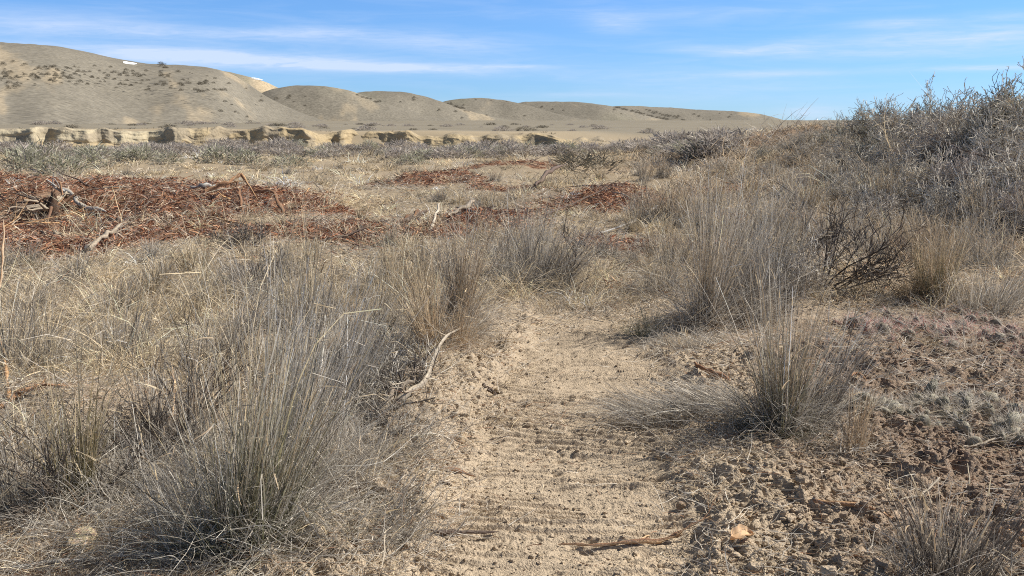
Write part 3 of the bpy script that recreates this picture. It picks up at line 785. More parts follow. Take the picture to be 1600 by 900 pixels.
# strings of bushes in the folds between the spurs
for (xa, ya, xb, yb, m_) in ((962, 168, 1052, 190, 20), (1010, 172, 1075, 190, 12), (700, 163, 735, 176, 8), (560, 150, 600, 163, 6), (250, 100, 262, 108, 5)):
    for i in range(m_):
        t_ = (i + rng.uniform(-.3, .3)) / m_; h = hill_hit(xa + (xb - xa) * t_, ya + (yb - ya) * t_ + rng.normal() * .6)
        if h is None: continue
        w = rng.uniform(2.5, 5) * (h[1] / 760) ** .5
        put_bush(bush_dark, h[0], h[1], h[2] - .3, w, w * rng.uniform(.45, .7), 'dark bush in a string following a fold between the far hills', 'bush', 'bushes strung along the folds of the hills', 'hillside_bush')
# bushes along the terrace between bluff and hills
for i in range(70):
    px = rng.uniform(20, 1020); r_ = rng.uniform(215, 420); a = math.atan2(px - 800, F); x, y = r_ * sin(a), r_ * cos(a)
    w = rng.uniform(1.2, 3.4)
    put_bush(bush_dark + bush_grey, x, y, float(ground_z(x, y)) - .1, w * 1.3, w * .42, 'low dark bush on the terrace between the bluff and the hills', 'bush', 'bushes on the terrace above the bluff', 'terrace_bush')

# sagebrush standing nearer, in the grass before the scrub belt
sage_spots = [(38, 268, 1.5, 1.2, 'olive grey sagebrush at the far left edge behind the mulch'), (62, 262, 1.3, 1.5, 'dark stemmed sagebrush, second from the left edge behind the mulch'),
              (100, 272, 1.2, .9, 'pale grey sagebrush left of the bark mulch mound'), (140, 262, 1.3, 1.0, 'grey sagebrush standing third behind the left end of the mulch'),
              (222, 252, 1.6, 1.1, 'wide blue grey sagebrush behind the middle of the mulch mound'), (262, 256, 1.0, .8, 'small grey sagebrush behind the mulch mound'),
              (340, 256, 1.3, 1.1, 'grey sagebrush behind the right part of the mulch mound'), (385, 258, 1.2, 1.0, 'dark grey sagebrush near the right end of the mulch mound'),
              (450, 262, 1.4, .8, 'low sagebrush in pale grass under the rounded bluff lobes'),
              (905, 268, 1.7, .85, 'dark round bush in the pale grass before the dirt heap'), (935, 262, 1.4, .9, 'green grey bush beside the dark round bush'),
              (880, 258, 1.2, .7, 'small dark bush left of the round dark one'), (640, 258, 1.2, .6, 'low grey bush behind the small mulch mound')]
for i, (px, py, w, h, lab) in enumerate(sage_spots):
    x, y, z = at(px, py)
    put_bush(bush_dark if 'dark round' in lab or 'dark bush' in lab else bush_sage, x, y, z - .05, w * 1.1, h * .95, lab, 'sagebrush', None, 'sagebrush')

# ---------------------------------------------------------------- thicket on the right bank
LG = [(0.64, 0.58, 0.48), (0.54, 0.48, 0.40), (0.72, 0.67, 0.57), (0.44, 0.39, 0.33)]
PG = [(0.54, 0.47, 0.41), (0.62, 0.55, 0.47), (0.42, 0.36, 0.31)]
BG = [(0.40, 0.34, 0.26), (0.52, 0.44, 0.34)]
TH_ = [
    ('greyleaf', twig_shrub_meshes(901, 1.0, .75, 17, [5, 5, 3], BG, .013, leaves=4500, leafc=SAGE + [(0.26, 0.25, 0.19)], leafsz=.020, finec=GREY)),
    ('bare', twig_shrub_meshes(902, 1.0, .85, 16, [5, 5, 3], BG, .015, finec=LG)),
    ('purple', twig_shrub_meshes(903, 1.0, .8, 18, [5, 5, 3], DARK, .012, finec=PG)),
    ('mixed', twig_shrub_meshes(904, 1.0, .8, 16, [5, 5, 3], BG, .014, leaves=2500, leafc=TANB + SAGE, leafsz=.016, finec=LG)),
    ('bare', twig_shrub_meshes(905, 1.0, .9, 15, [5, 5, 3], DARK, .014, finec=LG)),
]
kinds = {'greyleaf': ('sage green leafy bush', [0]), 'bare': ('pale grey leafless bush', [1, 4]), 'purple': ('purple grey twiggy bush', [2]), 'mixed': ('grey brown bush', [3])}
# px, py of the foot, height, kind, own label (None: one of the crowd)
bank = [
    (1345, 238, 1.15, 0, 'sage green leafy bush at the left end of the thicket crest'), (1400, 235, 1.25, 3, 'olive bush on the thicket crest, right of the green one'),
    (1290, 235, .8, 0, 'low dark green bush where the thicket starts on the skyline'), (1375, 228, 1.3, 3, None), (1440, 232, 1.4, 0, None),
    (1480, 240, 1.5, 4, 'tall dark bush with bare crown above the thicket skyline'), (1530, 240, 1.35, 1, None), (1575, 240, 1.5, 0, None), (1625, 240, 1.5, 3, None),
    (1420, 262, 1.2, 1, None), (1465, 268, 1.2, 2, 'purple grey bush in the upper thicket'), (1515, 262, 1.3, 1, 'pale twiggy bush near the top of the thicket'), (1560, 272, 1.3, 4, None), (1600, 268, 1.3, 1, None),
    (1320, 262, .8, 4, 'dark bush in the hollow under the left end of the thicket'), (1365, 280, .8, 1, None), (1300, 290, .7, 3, None), (1335, 305, .75, 4, None),
    (1440, 310, 1.0, 1, 'pale straw coloured bush in the middle of the thicket'), (1500, 320, 1.15, 2, 'large purple grey bush low in the right thicket'), (1550, 325, 1.15, 2, None),
    (1595, 320, 1.1, 1, None), (1530, 350, 1.0, 1, None), (1480, 350, .9, 4, None), (1640, 330, 1.2, 4, None), (1585, 365, .9, 2, 'purple grey bush at the right edge above the reddish mulch'),
    (1265, 250, .6, 3, None), (1240, 258, .55, 4, None), (1280, 275, .6, 1, None), (1210, 280, .55, 3, None), (1250, 300, .55, 2, None), (1400, 300, .8, 3, None), (1190, 250, .6, 0, None),
    (1262, 232, .75, 3, None), (1312, 222, .8, 0, 'olive bush just left of the thicket crest against the sky'), (1330, 250, .9, 3, None), (1245, 236, .6, 1, None), (1275, 248, .7, 4, None), (1225, 240, .5, 3, None), (1160, 245, .5, 4, None), (1100, 243, .5, 3, None), (1355, 262, .9, 0, None), (1385, 270, .9, 3, None), (1130, 268, .5, 1, None), (1310, 320, .6, 3, None), (1270, 330, .5, 1, None), (1370, 320, .6, 0, None), (1430, 245, 1.1, 1, None), (1550, 250, 1.2, 0, None), (1610, 300, 1.1, 3, None), (1400, 330, .7, 1, None), (1380, 355, .6, 2, None)]
GTHK = 'bushes of the thicket on the right bank'
for i, (px, py, h, k, lab) in enumerate(bank):
    x, y, z = at(px, py); gen = kinds[TH_[k][0]][0] + ' crowded in the thicket on the right bank'
    h *= .74; w = h * rng.uniform(.95, 1.25)
    shrub_root('shrub', TH_[k][1], lab or gen, 'bush', (x, y, z - .03), rng.uniform(0, 6.28), (w, w, h), GTHK)
# gnarled bare crowns standing over the thicket
def skyline_bush(px, py, h, seed, label, th=.016, lean=(0, 0)):
    x, y, z = at(px, py)
    h *= .60; m = twig_shrub_meshes(seed, h, h * .55, 7, [5, 5, 4], DARK, th, lean=lean, finec=[(0.17, 0.14, 0.12), (0.13, 0.11, 0.09)], wander=.5)
    shrub_root('bare_shrub', m, label, 'bare shrub', (x, y, z - .03))
skyline_bush(1597, 236, 1.75, 951, 'dark bare crown cut by the right edge above the thicket')
skyline_bush(1492, 236, 1.65, 952, 'dark branching crown rising highest over the middle of the thicket')
skyline_bush(1402, 232, 1.5, 953, 'thin bare twigs standing over the left part of the thicket')
skyline_bush(1345, 236, 1.3, 954, 'crooked bare twig leaning left at the thicket crest', .012, (-.5, 0))
skyline_bush(1440, 236, 1.4, 955, 'second bare twig cluster from the left on the thicket crest', .012)

# ---------------------------------------------------------------- foreground tufts
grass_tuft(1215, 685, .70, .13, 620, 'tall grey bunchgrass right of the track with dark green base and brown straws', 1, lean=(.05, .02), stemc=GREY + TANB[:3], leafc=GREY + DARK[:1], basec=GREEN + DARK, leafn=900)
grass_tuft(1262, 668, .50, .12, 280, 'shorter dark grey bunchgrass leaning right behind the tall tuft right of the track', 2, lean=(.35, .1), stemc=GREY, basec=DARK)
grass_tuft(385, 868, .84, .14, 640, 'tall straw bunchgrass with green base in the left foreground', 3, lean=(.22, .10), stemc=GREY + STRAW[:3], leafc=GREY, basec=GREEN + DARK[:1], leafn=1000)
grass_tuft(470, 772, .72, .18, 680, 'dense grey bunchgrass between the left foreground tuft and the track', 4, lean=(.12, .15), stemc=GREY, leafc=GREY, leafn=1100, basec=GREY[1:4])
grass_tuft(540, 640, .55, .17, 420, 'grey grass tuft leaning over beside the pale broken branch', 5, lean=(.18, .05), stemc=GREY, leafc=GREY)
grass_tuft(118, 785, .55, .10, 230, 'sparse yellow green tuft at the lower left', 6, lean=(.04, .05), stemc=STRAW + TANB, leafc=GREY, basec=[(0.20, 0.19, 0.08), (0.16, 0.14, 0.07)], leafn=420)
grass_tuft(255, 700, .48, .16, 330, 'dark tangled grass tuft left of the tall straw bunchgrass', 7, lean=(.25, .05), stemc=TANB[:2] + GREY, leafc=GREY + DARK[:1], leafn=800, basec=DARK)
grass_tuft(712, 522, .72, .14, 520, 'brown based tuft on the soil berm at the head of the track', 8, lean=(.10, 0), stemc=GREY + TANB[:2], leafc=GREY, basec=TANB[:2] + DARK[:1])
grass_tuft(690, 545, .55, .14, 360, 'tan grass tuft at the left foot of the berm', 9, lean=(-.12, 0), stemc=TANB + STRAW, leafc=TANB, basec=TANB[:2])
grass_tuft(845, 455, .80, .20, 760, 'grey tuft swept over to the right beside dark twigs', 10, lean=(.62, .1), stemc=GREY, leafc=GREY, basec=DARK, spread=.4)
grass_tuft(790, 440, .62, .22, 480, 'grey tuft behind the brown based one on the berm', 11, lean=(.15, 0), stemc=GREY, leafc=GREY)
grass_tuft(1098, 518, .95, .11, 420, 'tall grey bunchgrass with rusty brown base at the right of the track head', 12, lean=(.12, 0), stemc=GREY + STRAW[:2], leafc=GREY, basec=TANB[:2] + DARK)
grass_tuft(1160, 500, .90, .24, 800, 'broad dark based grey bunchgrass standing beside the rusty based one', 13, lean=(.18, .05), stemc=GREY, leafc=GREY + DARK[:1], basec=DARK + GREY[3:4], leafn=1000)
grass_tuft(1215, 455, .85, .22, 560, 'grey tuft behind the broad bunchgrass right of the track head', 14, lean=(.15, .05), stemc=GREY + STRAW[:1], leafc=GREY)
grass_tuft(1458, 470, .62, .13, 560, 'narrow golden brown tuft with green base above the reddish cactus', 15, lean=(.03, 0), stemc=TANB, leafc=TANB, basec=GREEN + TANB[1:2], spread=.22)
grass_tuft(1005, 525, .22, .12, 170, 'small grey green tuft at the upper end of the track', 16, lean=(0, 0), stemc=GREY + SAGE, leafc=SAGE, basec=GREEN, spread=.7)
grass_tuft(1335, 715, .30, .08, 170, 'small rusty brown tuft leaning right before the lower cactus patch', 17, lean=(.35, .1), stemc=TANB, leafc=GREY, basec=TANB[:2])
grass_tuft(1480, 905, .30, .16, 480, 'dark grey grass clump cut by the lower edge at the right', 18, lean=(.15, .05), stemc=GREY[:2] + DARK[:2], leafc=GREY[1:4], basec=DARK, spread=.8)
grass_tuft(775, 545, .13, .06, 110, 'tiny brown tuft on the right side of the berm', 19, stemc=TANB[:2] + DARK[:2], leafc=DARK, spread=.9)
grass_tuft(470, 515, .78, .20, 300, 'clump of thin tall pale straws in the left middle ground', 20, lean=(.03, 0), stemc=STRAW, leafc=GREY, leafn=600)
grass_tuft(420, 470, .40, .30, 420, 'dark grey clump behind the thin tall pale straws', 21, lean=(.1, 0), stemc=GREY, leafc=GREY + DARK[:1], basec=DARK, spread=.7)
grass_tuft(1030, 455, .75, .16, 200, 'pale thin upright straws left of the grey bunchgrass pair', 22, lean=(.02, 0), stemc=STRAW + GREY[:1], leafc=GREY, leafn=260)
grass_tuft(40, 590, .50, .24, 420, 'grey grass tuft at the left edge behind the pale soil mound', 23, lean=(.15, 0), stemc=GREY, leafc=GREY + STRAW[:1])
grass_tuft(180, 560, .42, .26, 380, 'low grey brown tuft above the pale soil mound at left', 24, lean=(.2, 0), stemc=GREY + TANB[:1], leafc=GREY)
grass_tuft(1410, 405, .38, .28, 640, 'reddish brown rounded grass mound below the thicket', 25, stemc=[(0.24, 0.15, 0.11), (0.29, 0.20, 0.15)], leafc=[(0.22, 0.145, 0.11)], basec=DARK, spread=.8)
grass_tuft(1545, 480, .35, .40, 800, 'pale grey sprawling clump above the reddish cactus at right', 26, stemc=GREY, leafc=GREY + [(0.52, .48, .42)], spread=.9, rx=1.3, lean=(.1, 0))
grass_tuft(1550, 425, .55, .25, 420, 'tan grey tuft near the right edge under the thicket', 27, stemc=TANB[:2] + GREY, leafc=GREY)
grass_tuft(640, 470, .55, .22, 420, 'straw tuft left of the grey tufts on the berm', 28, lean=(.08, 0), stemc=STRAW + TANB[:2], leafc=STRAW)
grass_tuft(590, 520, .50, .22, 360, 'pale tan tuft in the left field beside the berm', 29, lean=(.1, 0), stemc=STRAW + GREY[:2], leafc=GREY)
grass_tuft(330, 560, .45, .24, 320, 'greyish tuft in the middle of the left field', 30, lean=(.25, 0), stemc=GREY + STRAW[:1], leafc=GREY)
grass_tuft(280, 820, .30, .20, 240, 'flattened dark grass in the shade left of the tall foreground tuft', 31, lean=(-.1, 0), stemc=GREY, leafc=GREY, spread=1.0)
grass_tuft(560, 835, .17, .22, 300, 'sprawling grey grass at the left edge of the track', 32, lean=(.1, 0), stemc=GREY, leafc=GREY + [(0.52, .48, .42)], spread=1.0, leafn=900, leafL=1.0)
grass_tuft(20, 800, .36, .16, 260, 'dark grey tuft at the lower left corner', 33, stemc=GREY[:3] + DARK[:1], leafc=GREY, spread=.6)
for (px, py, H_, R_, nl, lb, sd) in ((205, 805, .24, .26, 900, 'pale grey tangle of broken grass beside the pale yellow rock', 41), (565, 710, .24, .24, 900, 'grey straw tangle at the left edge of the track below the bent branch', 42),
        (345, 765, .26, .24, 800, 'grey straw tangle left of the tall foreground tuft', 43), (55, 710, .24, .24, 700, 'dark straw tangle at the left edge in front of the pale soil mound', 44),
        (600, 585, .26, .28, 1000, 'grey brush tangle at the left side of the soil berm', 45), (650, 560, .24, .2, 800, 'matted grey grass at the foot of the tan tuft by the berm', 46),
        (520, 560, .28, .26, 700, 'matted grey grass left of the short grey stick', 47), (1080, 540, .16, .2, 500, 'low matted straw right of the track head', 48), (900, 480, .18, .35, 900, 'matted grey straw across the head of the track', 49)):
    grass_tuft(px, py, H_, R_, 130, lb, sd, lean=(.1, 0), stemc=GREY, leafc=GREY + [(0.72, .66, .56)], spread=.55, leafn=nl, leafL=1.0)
# flattened grass lying across the right of the track
rng2 = np.random.default_rng(77)
def fallen():
    x, y, z = at(1100, 655); o = empty('fallen_grass', (x, y, z)); tag(o, 'flattened grey grass lying across the track towards the left', 'fallen grass')
    n = 1300; rx = rng2.uniform(-.42, .25, n); ry = rng2.normal(0, .09, n) + .04; rz = ground_z(x + rx, y + ry) - z + rng2.uniform(0, .10, n) * np.clip(1 - np.abs(rx + .1), .2, 1)
    s = Soup(); s.add(*ribbons(rng2, np.stack([rx, ry, rz], 1), -pi / 2 + .35 * rng2.normal(size=n) + .1, 1.18 + .2 * rng2.normal(size=n), rng2.uniform(-.1, .9, n), rng2.uniform(.10, .36, n), .0034, 5, .5,
                               col=GREY + GREY[:3] + [(0.50, .46, .40)])); link('flattened_straws', s.mesh('flattened_straws'), M_GRASS, o)
fallen()
# crowd of medium tufts in the middle ground
protos = []
for i, (st, lf) in enumerate(((GREY, GREY), (STRAW, STRAW + GREY[:1]), (TANB + GREY[:1], GREY), (GREY + STRAW[:2], GREY + DARK[:1]))):
    t = grass_tuft(0, 0, .55, .13, 230, 'x', 60 + i, lean=(.08, 0), stemc=st, leafc=lf, leafn=300, w=.0050, loc=(0.0, 9.0, float(ground_z(0.0, 9.0)) ))
    protos.append(t)
zone = {'l': ['grey dry tuft among the pale turf left of the track', 'straw coloured tuft among the pale turf left of the track', 'tan tuft among the pale turf left of the track', 'greyish straw tuft among the pale turf left of the track'],
        'r': ['grey dry tuft between the track head and the thicket', 'straw coloured tuft between the track head and the thicket', 'tan tuft between the track head and the thicket', 'greyish straw tuft between the track head and the thicket']}
rng3 = np.random.default_rng(78); used = set(); cnt = 0
while cnt < 175:
    if rng3.uniform() < .42: z_ = 'l'; px, py = rng3.uniform(-20, 1000), 262 + 300 * rng3.beta(1.1, 1.6)
    else: z_ = 'r'; px, py = rng3.uniform(980, 1620), 255 + 175 * rng3.beta(1.2, 1.3)
    x, y, z = at(px, py)
    if y < 6.2 or float(mulch(x, y)) > .35 or (abs(x - float(track_c(y))) < .8 and y < 10.5) or math.hypot(x - 3.7, y - 9.9) < .9: continue
    k = int(rng3.choice(4, p=[.3, .3, .1, .3] if z_ == 'l' else [.3, .12, .33, .25]))
    sc = rng3.uniform(.45, 1.0) * (1 if z_ == 'l' else 1.2); h = sc * rng3.uniform(.8, 1.15)
    if z_ == 'l': h *= .75
    lab = zone[z_][k]; grp = 'dry tufts left of the track' if z_ == 'l' else 'dry tufts between the track and the thicket'
    if k not in used:
        used.add(k); p = protos[k]; p.location = (x, y, z); p['label'] = lab; p['group'] = grp; p.scale = (sc, sc, h)
    else: copy_tree(protos[k], (x, y, z), rng3.uniform(-.7, .7), (sc * 1.1, sc * 1.1, h), lab, grp)
    cnt += 1

# dark twiggy shrubs of the near ground
def near_shrub(px, py, H, R, seed, label, mains, kids, lean=(0, 0), th=.005, twigc=DARK, finec=None, levels=3, **k):
    H *= .72
    x, y, z = at(px, py); m = twig_shrub_meshes(seed, H, R, mains, kids, twigc, th, lean, levels=levels, finec=finec, **k)
    shrub_root('twiggy_shrub', m, label, 'twiggy shrub', (x, y, z - .02))
near_shrub(1285, 455, 1.25, .55, 970, 'dark twiggy shrub leaning right behind the tall bunchgrass', 10, [5, 4, 3], (.5, 0), .010, DARK, DARK + GREY[3:4], 4)
near_shrub(1235, 470, .75, .35, 971, 'grey twiggy shrub among the bunchgrass right of the track head', 12, [5, 4, 3], (.2, 0), .005, DARK, GREY, 4)
near_shrub(868, 458, .95, .35, 972, 'black twigs leaning right beside the swept grey tuft', 6, [4, 3], (1.0, 0), .009)
near_shrub(110, 800, .75, .45, 973, 'dark crooked twigs around the yellow green tuft at lower left', 12, [5, 4], (.1, 0), .0065)
near_shrub(15, 770, .42, .25, 974, 'dark bare twig standing at the lower left edge', 4, [4, 3], (.1, 0), .008)
near_shrub(130, 490, .42, .16, 975, 'small dark upright twig in the left field', 4, [4, 3], (0, 0), .0045)
near_shrub(1150, 515, .50, .35, 976, 'low dark twigs under the broad bunchgrass', 9, [5, 4, 3], (.1, 0), .0045, DARK, GREY[3:4] + DARK, 4)
near_shrub(640, 610, .42, .45, 989, 'grey brush of broken twigs under the bent pale branch', 14, [5, 4], (-.3, 0), .006, GREY[3:4] + DARK, GREY)
near_shrub(300, 640, .7, .45, 984, 'dark tangled twigs left of the grey bunchgrass at the left', 12, [5, 4], (.2, 0), .006)
near_shrub(230, 720, .6, .4, 985, 'dark bent twigs in the lower left between the two green based tufts', 10, [5, 4], (.3, 0), .006)
near_shrub(410, 455, .6, .5, 986, 'dark twiggy clump in the middle of the left field', 12, [5, 4, 3], (.1, 0), .007, DARK, GREY[3:4], 4)
near_shrub(590, 575, .5, .4, 987, 'dark twigs around the short grey stick left of the berm', 10, [5, 4], (.3, 0), .006)
near_shrub(380, 385, .6, .6, 988, 'dark low brush below the right end of the mulch mound', 12, [5, 4, 3], (.1, 0), .009, DARK, GREY[3:4], 4)
near_shrub(740, 520, .45, .25, 977, 'dark twigs inside the berm tuft', 6, [4, 4], (.2, 0), .004)
near_shrub(1400, 395, .35, .35, 978, 'low brown twiggy shrub in the reddish grass mound', 12, [5, 4, 3], (0, 0), .005, DARK, BG, 4)
near_shrub(620, 590, .30, .30, 979, 'dark broken twigs on the soil left of the berm', 8, [4, 4], (.2, 0), .004)
near_shrub(1340, 370, 1.1, .5, 980, 'dark leaning shrub between the bunchgrass and the thicket', 12, [5, 4, 3], (.35, 0), .006, DARK, GREY, 4)
near_shrub(1010, 395, .35, .55, 981, 'low grey brush pile beyond the track head', 14, [5, 4, 3], (.3, 0), .006, DARK, LG, 4)
near_shrub(900, 375, .35, .6, 982, 'low dark brush pile among the mulch beyond the swept tuft', 14, [5, 4, 3], (.3, 0), .006, DARK, PG, 4)
near_shrub(1110, 420, .6, .35, 983, 'thin grey shrub behind the rusty based bunchgrass', 12, [5, 4, 3], (.1, 0), .005, GREY, GREY, 4)

# ---------------------------------------------------------------- wood
PALEW = [(0.38, 0.31, 0.23), (0.32, 0.26, 0.20), (0.24, 0.20, 0.16), (0.46, 0.39, 0.30)]
GREYW = [(0.33, 0.31, 0.29), (0.25, 0.23, 0.21), (0.40, 0.38, 0.35)]
BRNW = [(0.26, 0.14, 0.08), (0.36, 0.21, 0.12), (0.19, 0.11, 0.07)]
DKW = [(0.10, 0.075, 0.06), (0.14, 0.10, 0.08)]
ORW = [(0.50, 0.31, 0.16), (0.42, 0.24, 0.12), (0.58, 0.40, 0.24)]
def stick(pxs, rads, col, label, tw=0, seed=0, name='branch', cat='branch', sides=7): branch_thing(name, lying(pxs), rads, col, label, cat, tw, seed, None, sides)
stick([(722, 548, .14), (695, 575, .13), (672, 605, .10), (660, 630, .06), (630, 645, .03), (592, 662, .02)], [.004, .008, .012, .017, .020, .010], PALEW, 'pale split branch bent over the berm at the left of the track', 7, 1)
stick([(650, 632, .08), (620, 640, .05), (585, 668, .02)], [.014, .014, .004], PALEW, 'frayed pale wood splinter under the bent pale branch', 5, 2)
stick([(548, 582, .04), (600, 582, .05), (650, 584, .04)], [.010, .014, .008], GREYW, 'short grey stick lying left of the pale bent branch', 2, 3)
stick([(872, 856), (930, 860), (990, 862), (1045, 852), (1110, 828, .02)], [.003, .006, .009, .007, .003], ORW + BRNW, 'long reddish stick lying in front at the lower middle', 3, 4)
stick([(665, 842), (710, 846), (780, 842)], [.004, .010, .003], DKW, 'dark curved stick at the lower left of the track', 1, 5)
stick([(683, 742), (710, 744), (745, 752)], [.005, .009, .002], BRNW, 'small grey brown stick pressed into the left of the track', 0, 6)
stick([(686, 762), (705, 765)], [.006, .005], DKW, 'short dark stick just below the one pressed in the track', 0, 7)
stick([(700, 352, .12), (725, 347, .2), (742, 341, .22)], [.03, .035, .02], PALEW, 'short pale broken limb on the mulch in the middle distance', 0, 8)
stick([(618, 356, .08), (650, 350, .15), (668, 345, .15)], [.05, .06, .03], DKW + BRNW, 'dark brown limb left of the short pale broken limb', 0, 9)
stick([(835, 300, .15), (858, 292, .35), (884, 285, .5)], [.05, .045, .02], DKW, 'dark straight limb pointing up to the right beyond the mulch', 0, 10)
stick([(672, 370, .02), (688, 352, .3)], [.02, .015], [(0.5, .43, .34)], 'white broken stake standing in the middle mulch', 0, 11)
stick([(320, 322, .15), (360, 318, .35), (378, 312, .4), (402, 322, .1)], [.025, .035, .03, .012], BRNW + ORW, 'arched brown limb on the right part of the mulch mound', 3, 12)
stick([(372, 318, .3), (378, 335, .05)], [.025, .02], BRNW, 'stub limb under the arched brown limb', 0, 13)
stick([(298, 305, .12), (320, 308, .12), (340, 302, .15)], [.03, .04, .02], GREYW, 'grey curved limb on top of the mulch mound', 0, 14)
stick([(400, 312, .1), (425, 318, .2), (445, 338, .05)], [.03, .035, .02], BRNW, 'dark limb sloping off the right end of the mulch mound', 0, 15)
stick([(82, 315, .25), (110, 325, .2), (130, 330, .1), (168, 334, .05)], [.02, .045, .04, .02], GREYW + PALEW[:1], 'long grey pole lying from the root ball at left', 1, 16)
stick([(138, 402, .05), (165, 390, .12), (200, 376, .16)], [.05, .035, .02], PALEW, 'pale wood slab lying in the grass below the mulch', 2, 17, 'wood_slab', 'wood slab')
stick([(66, 366, .05), (82, 378, .05)], [.03, .02], PALEW, 'small pale splinter at the left below the mulch', 0, 18)
stick([(85, 368, .05), (108, 382, .05)], [.03, .015], PALEW, 'second pale splinter right below the first at left', 0, 19)
stick([(170, 348, .05), (205, 356, .05)], [.05, .03], DKW, 'short dark log at the lower edge of the mulch mound', 0, 20)
stick([(15, 628, .02), (8, 590, .14), (0, 555, .28)], [.012, .010, .006], ORW, 'orange split stick standing at the left edge', 0, 21)
stick([(2, 552, .3), (10, 500, .45), (14, 440, .62)], [.006, .010, .008], ORW + PALEW[:1], 'pale orange splinter rising at the left edge above the standing stick', 3, 22)
stick([(0, 642), (25, 626, .03), (60, 618, .05), (112, 614, .03)], [.014, .013, .010, .003], ORW + BRNW, 'orange brown split branch lying on the pale soil mound', 5, 23)
stick([(272, 680, .10), (275, 650, .2), (272, 640, .24)], [.004, .009, .003], ORW, 'curled orange bark shred caught in the dark tangled tuft', 0, 24)
stick([(1300, 784), (1330, 786), (1365, 786)], [.008, .009, .004], PALEW, 'straight pale stick on the clods at the lower right', 0, 25)
stick([(1260, 808), (1290, 820), (1340, 822), (1395, 822), (1400, 812)], [.008, .010, .006, .005, .003], BRNW + ORW, 'curved brown shred below the straight pale stick', 1, 26)
stick([(1562, 857, .02), (1600, 868, .02), (1640, 872, .02)], [.012, .017, .015], ORW, 'brown bark slab at the lower right edge', 0, 27)
stick([(1405, 800, .02), (1440, 790, .03), (1468, 770, .05)], [.005, .006, .004], PALEW, 'forked pale twig on the clods right of the straight pale stick', 4, 28)
stick([(1420, 722), (1490, 718, .02), (1560, 722)], [.003, .004, .003], BRNW, 'thin brown twig under the lower cactus patch', 2, 29)
stick([(1500, 705, .02), (1540, 700, .03), (1590, 690, .02)], [.005, .006, .003], PALEW, 'pale curved twig under the right end of the lower cactus patch', 1, 30)
stick([(1310, 430, .02), (1360, 436, .04), (1420, 438, .02)], [.010, .018, .008], ORW + PALEW[:1], 'pale orange splinter lying on the chips beyond the golden tuft', 2, 31)
stick([(1330, 444, .02), (1370, 447, .02)], [.012, .008], ORW, 'shorter splinter in front of the pale orange one', 1, 32)
stick([(1085, 588, .03), (1110, 596, .03), (1140, 606, .03)], [.012, .014, .010], BRNW, 'dark brown stick left of the tall bunchgrass', 1, 33)
stick([(1318, 612, .03), (1335, 604, .05), (1358, 612, .02)], [.006, .010, .004], BRNW + ORW, 'arched brown bark shred right of the tall bunchgrass', 0, 34)
stick([(0, 895), (120, 888, .02), (260, 880, .03), (320, 872, .03)], [.006, .008, .006, .003], GREYW, 'grey stick lying along the lower left edge', 3, 35)
stick([(765, 695, .02), (800, 690, .02)], [.004, .003], DKW, 'thin dark stick at the thatch on the track', 0, 36)
stick([(775, 625, .03), (752, 618, .05)], [.014, .010], DKW, 'charred root end sticking out of the berm', 3, 37)
stick([(935, 372, .02), (1000, 352, .1), (1030, 338, .2)], [.012, .018, .008], GREYW + PALEW[:1], 'grey white limb in the brush beyond the track head', 3, 38)
stick([(840, 345, .05), (900, 330, .15), (960, 310, .2)], [.012, .015, .008], DKW, 'long dark stick in the brush beyond the swept tuft', 4, 39)
stick([(1640, 330, .5), (1500, 320, .8), (1440, 300, 1.0)], [.02, .012, .004], DKW, 'dark limb reaching left out of the right thicket', 6, 40)
# root ball on the mulch at the left
def root_ball():
    x, y, z = at(82, 335); rg = np.random.default_rng(88); o = empty('tree_stump', (x, y, z)); tag(o, 'upturned root ball with splayed roots on the mulch at left', 'stump')
    P = np.array([[0, 0, -.05], [0, 0, .1], [.02, 0, .25], [.03, .02, .36]]); V, Q, C = tubes(P[None], np.array([[.10, .09, .07, .03]]), np.array([[.12, .075, .05]]), 9)
    s = Soup(); s.add(V + .02 * rg.normal(size=V.shape), Q, C); link('trunk', s.mesh('trunk', True), M_WOOD, o)
    n = 16; a = rg.uniform(0, 6.28, n); d = np.stack([np.sin(a), np.cos(a), rg.uniform(-.1, .7, n)], 1)
    lv = branches(rg, np.stack([.1 * np.sin(a), .1 * np.cos(a), rg.uniform(.1, .3, n)], 1), d, rg.uniform(.35, .8, n), .028, 2, [3], .5, .5, 6, .35, -.05)
    s = Soup()
    for p, r_ in lv: s.add(*tubes(p, r_, pick(rg, BRNW + PALEW[:2] + DKW[:1], len(p)), 6))
    link('roots', s.mesh('roots', True), M_WOOD, o)
root_ball()
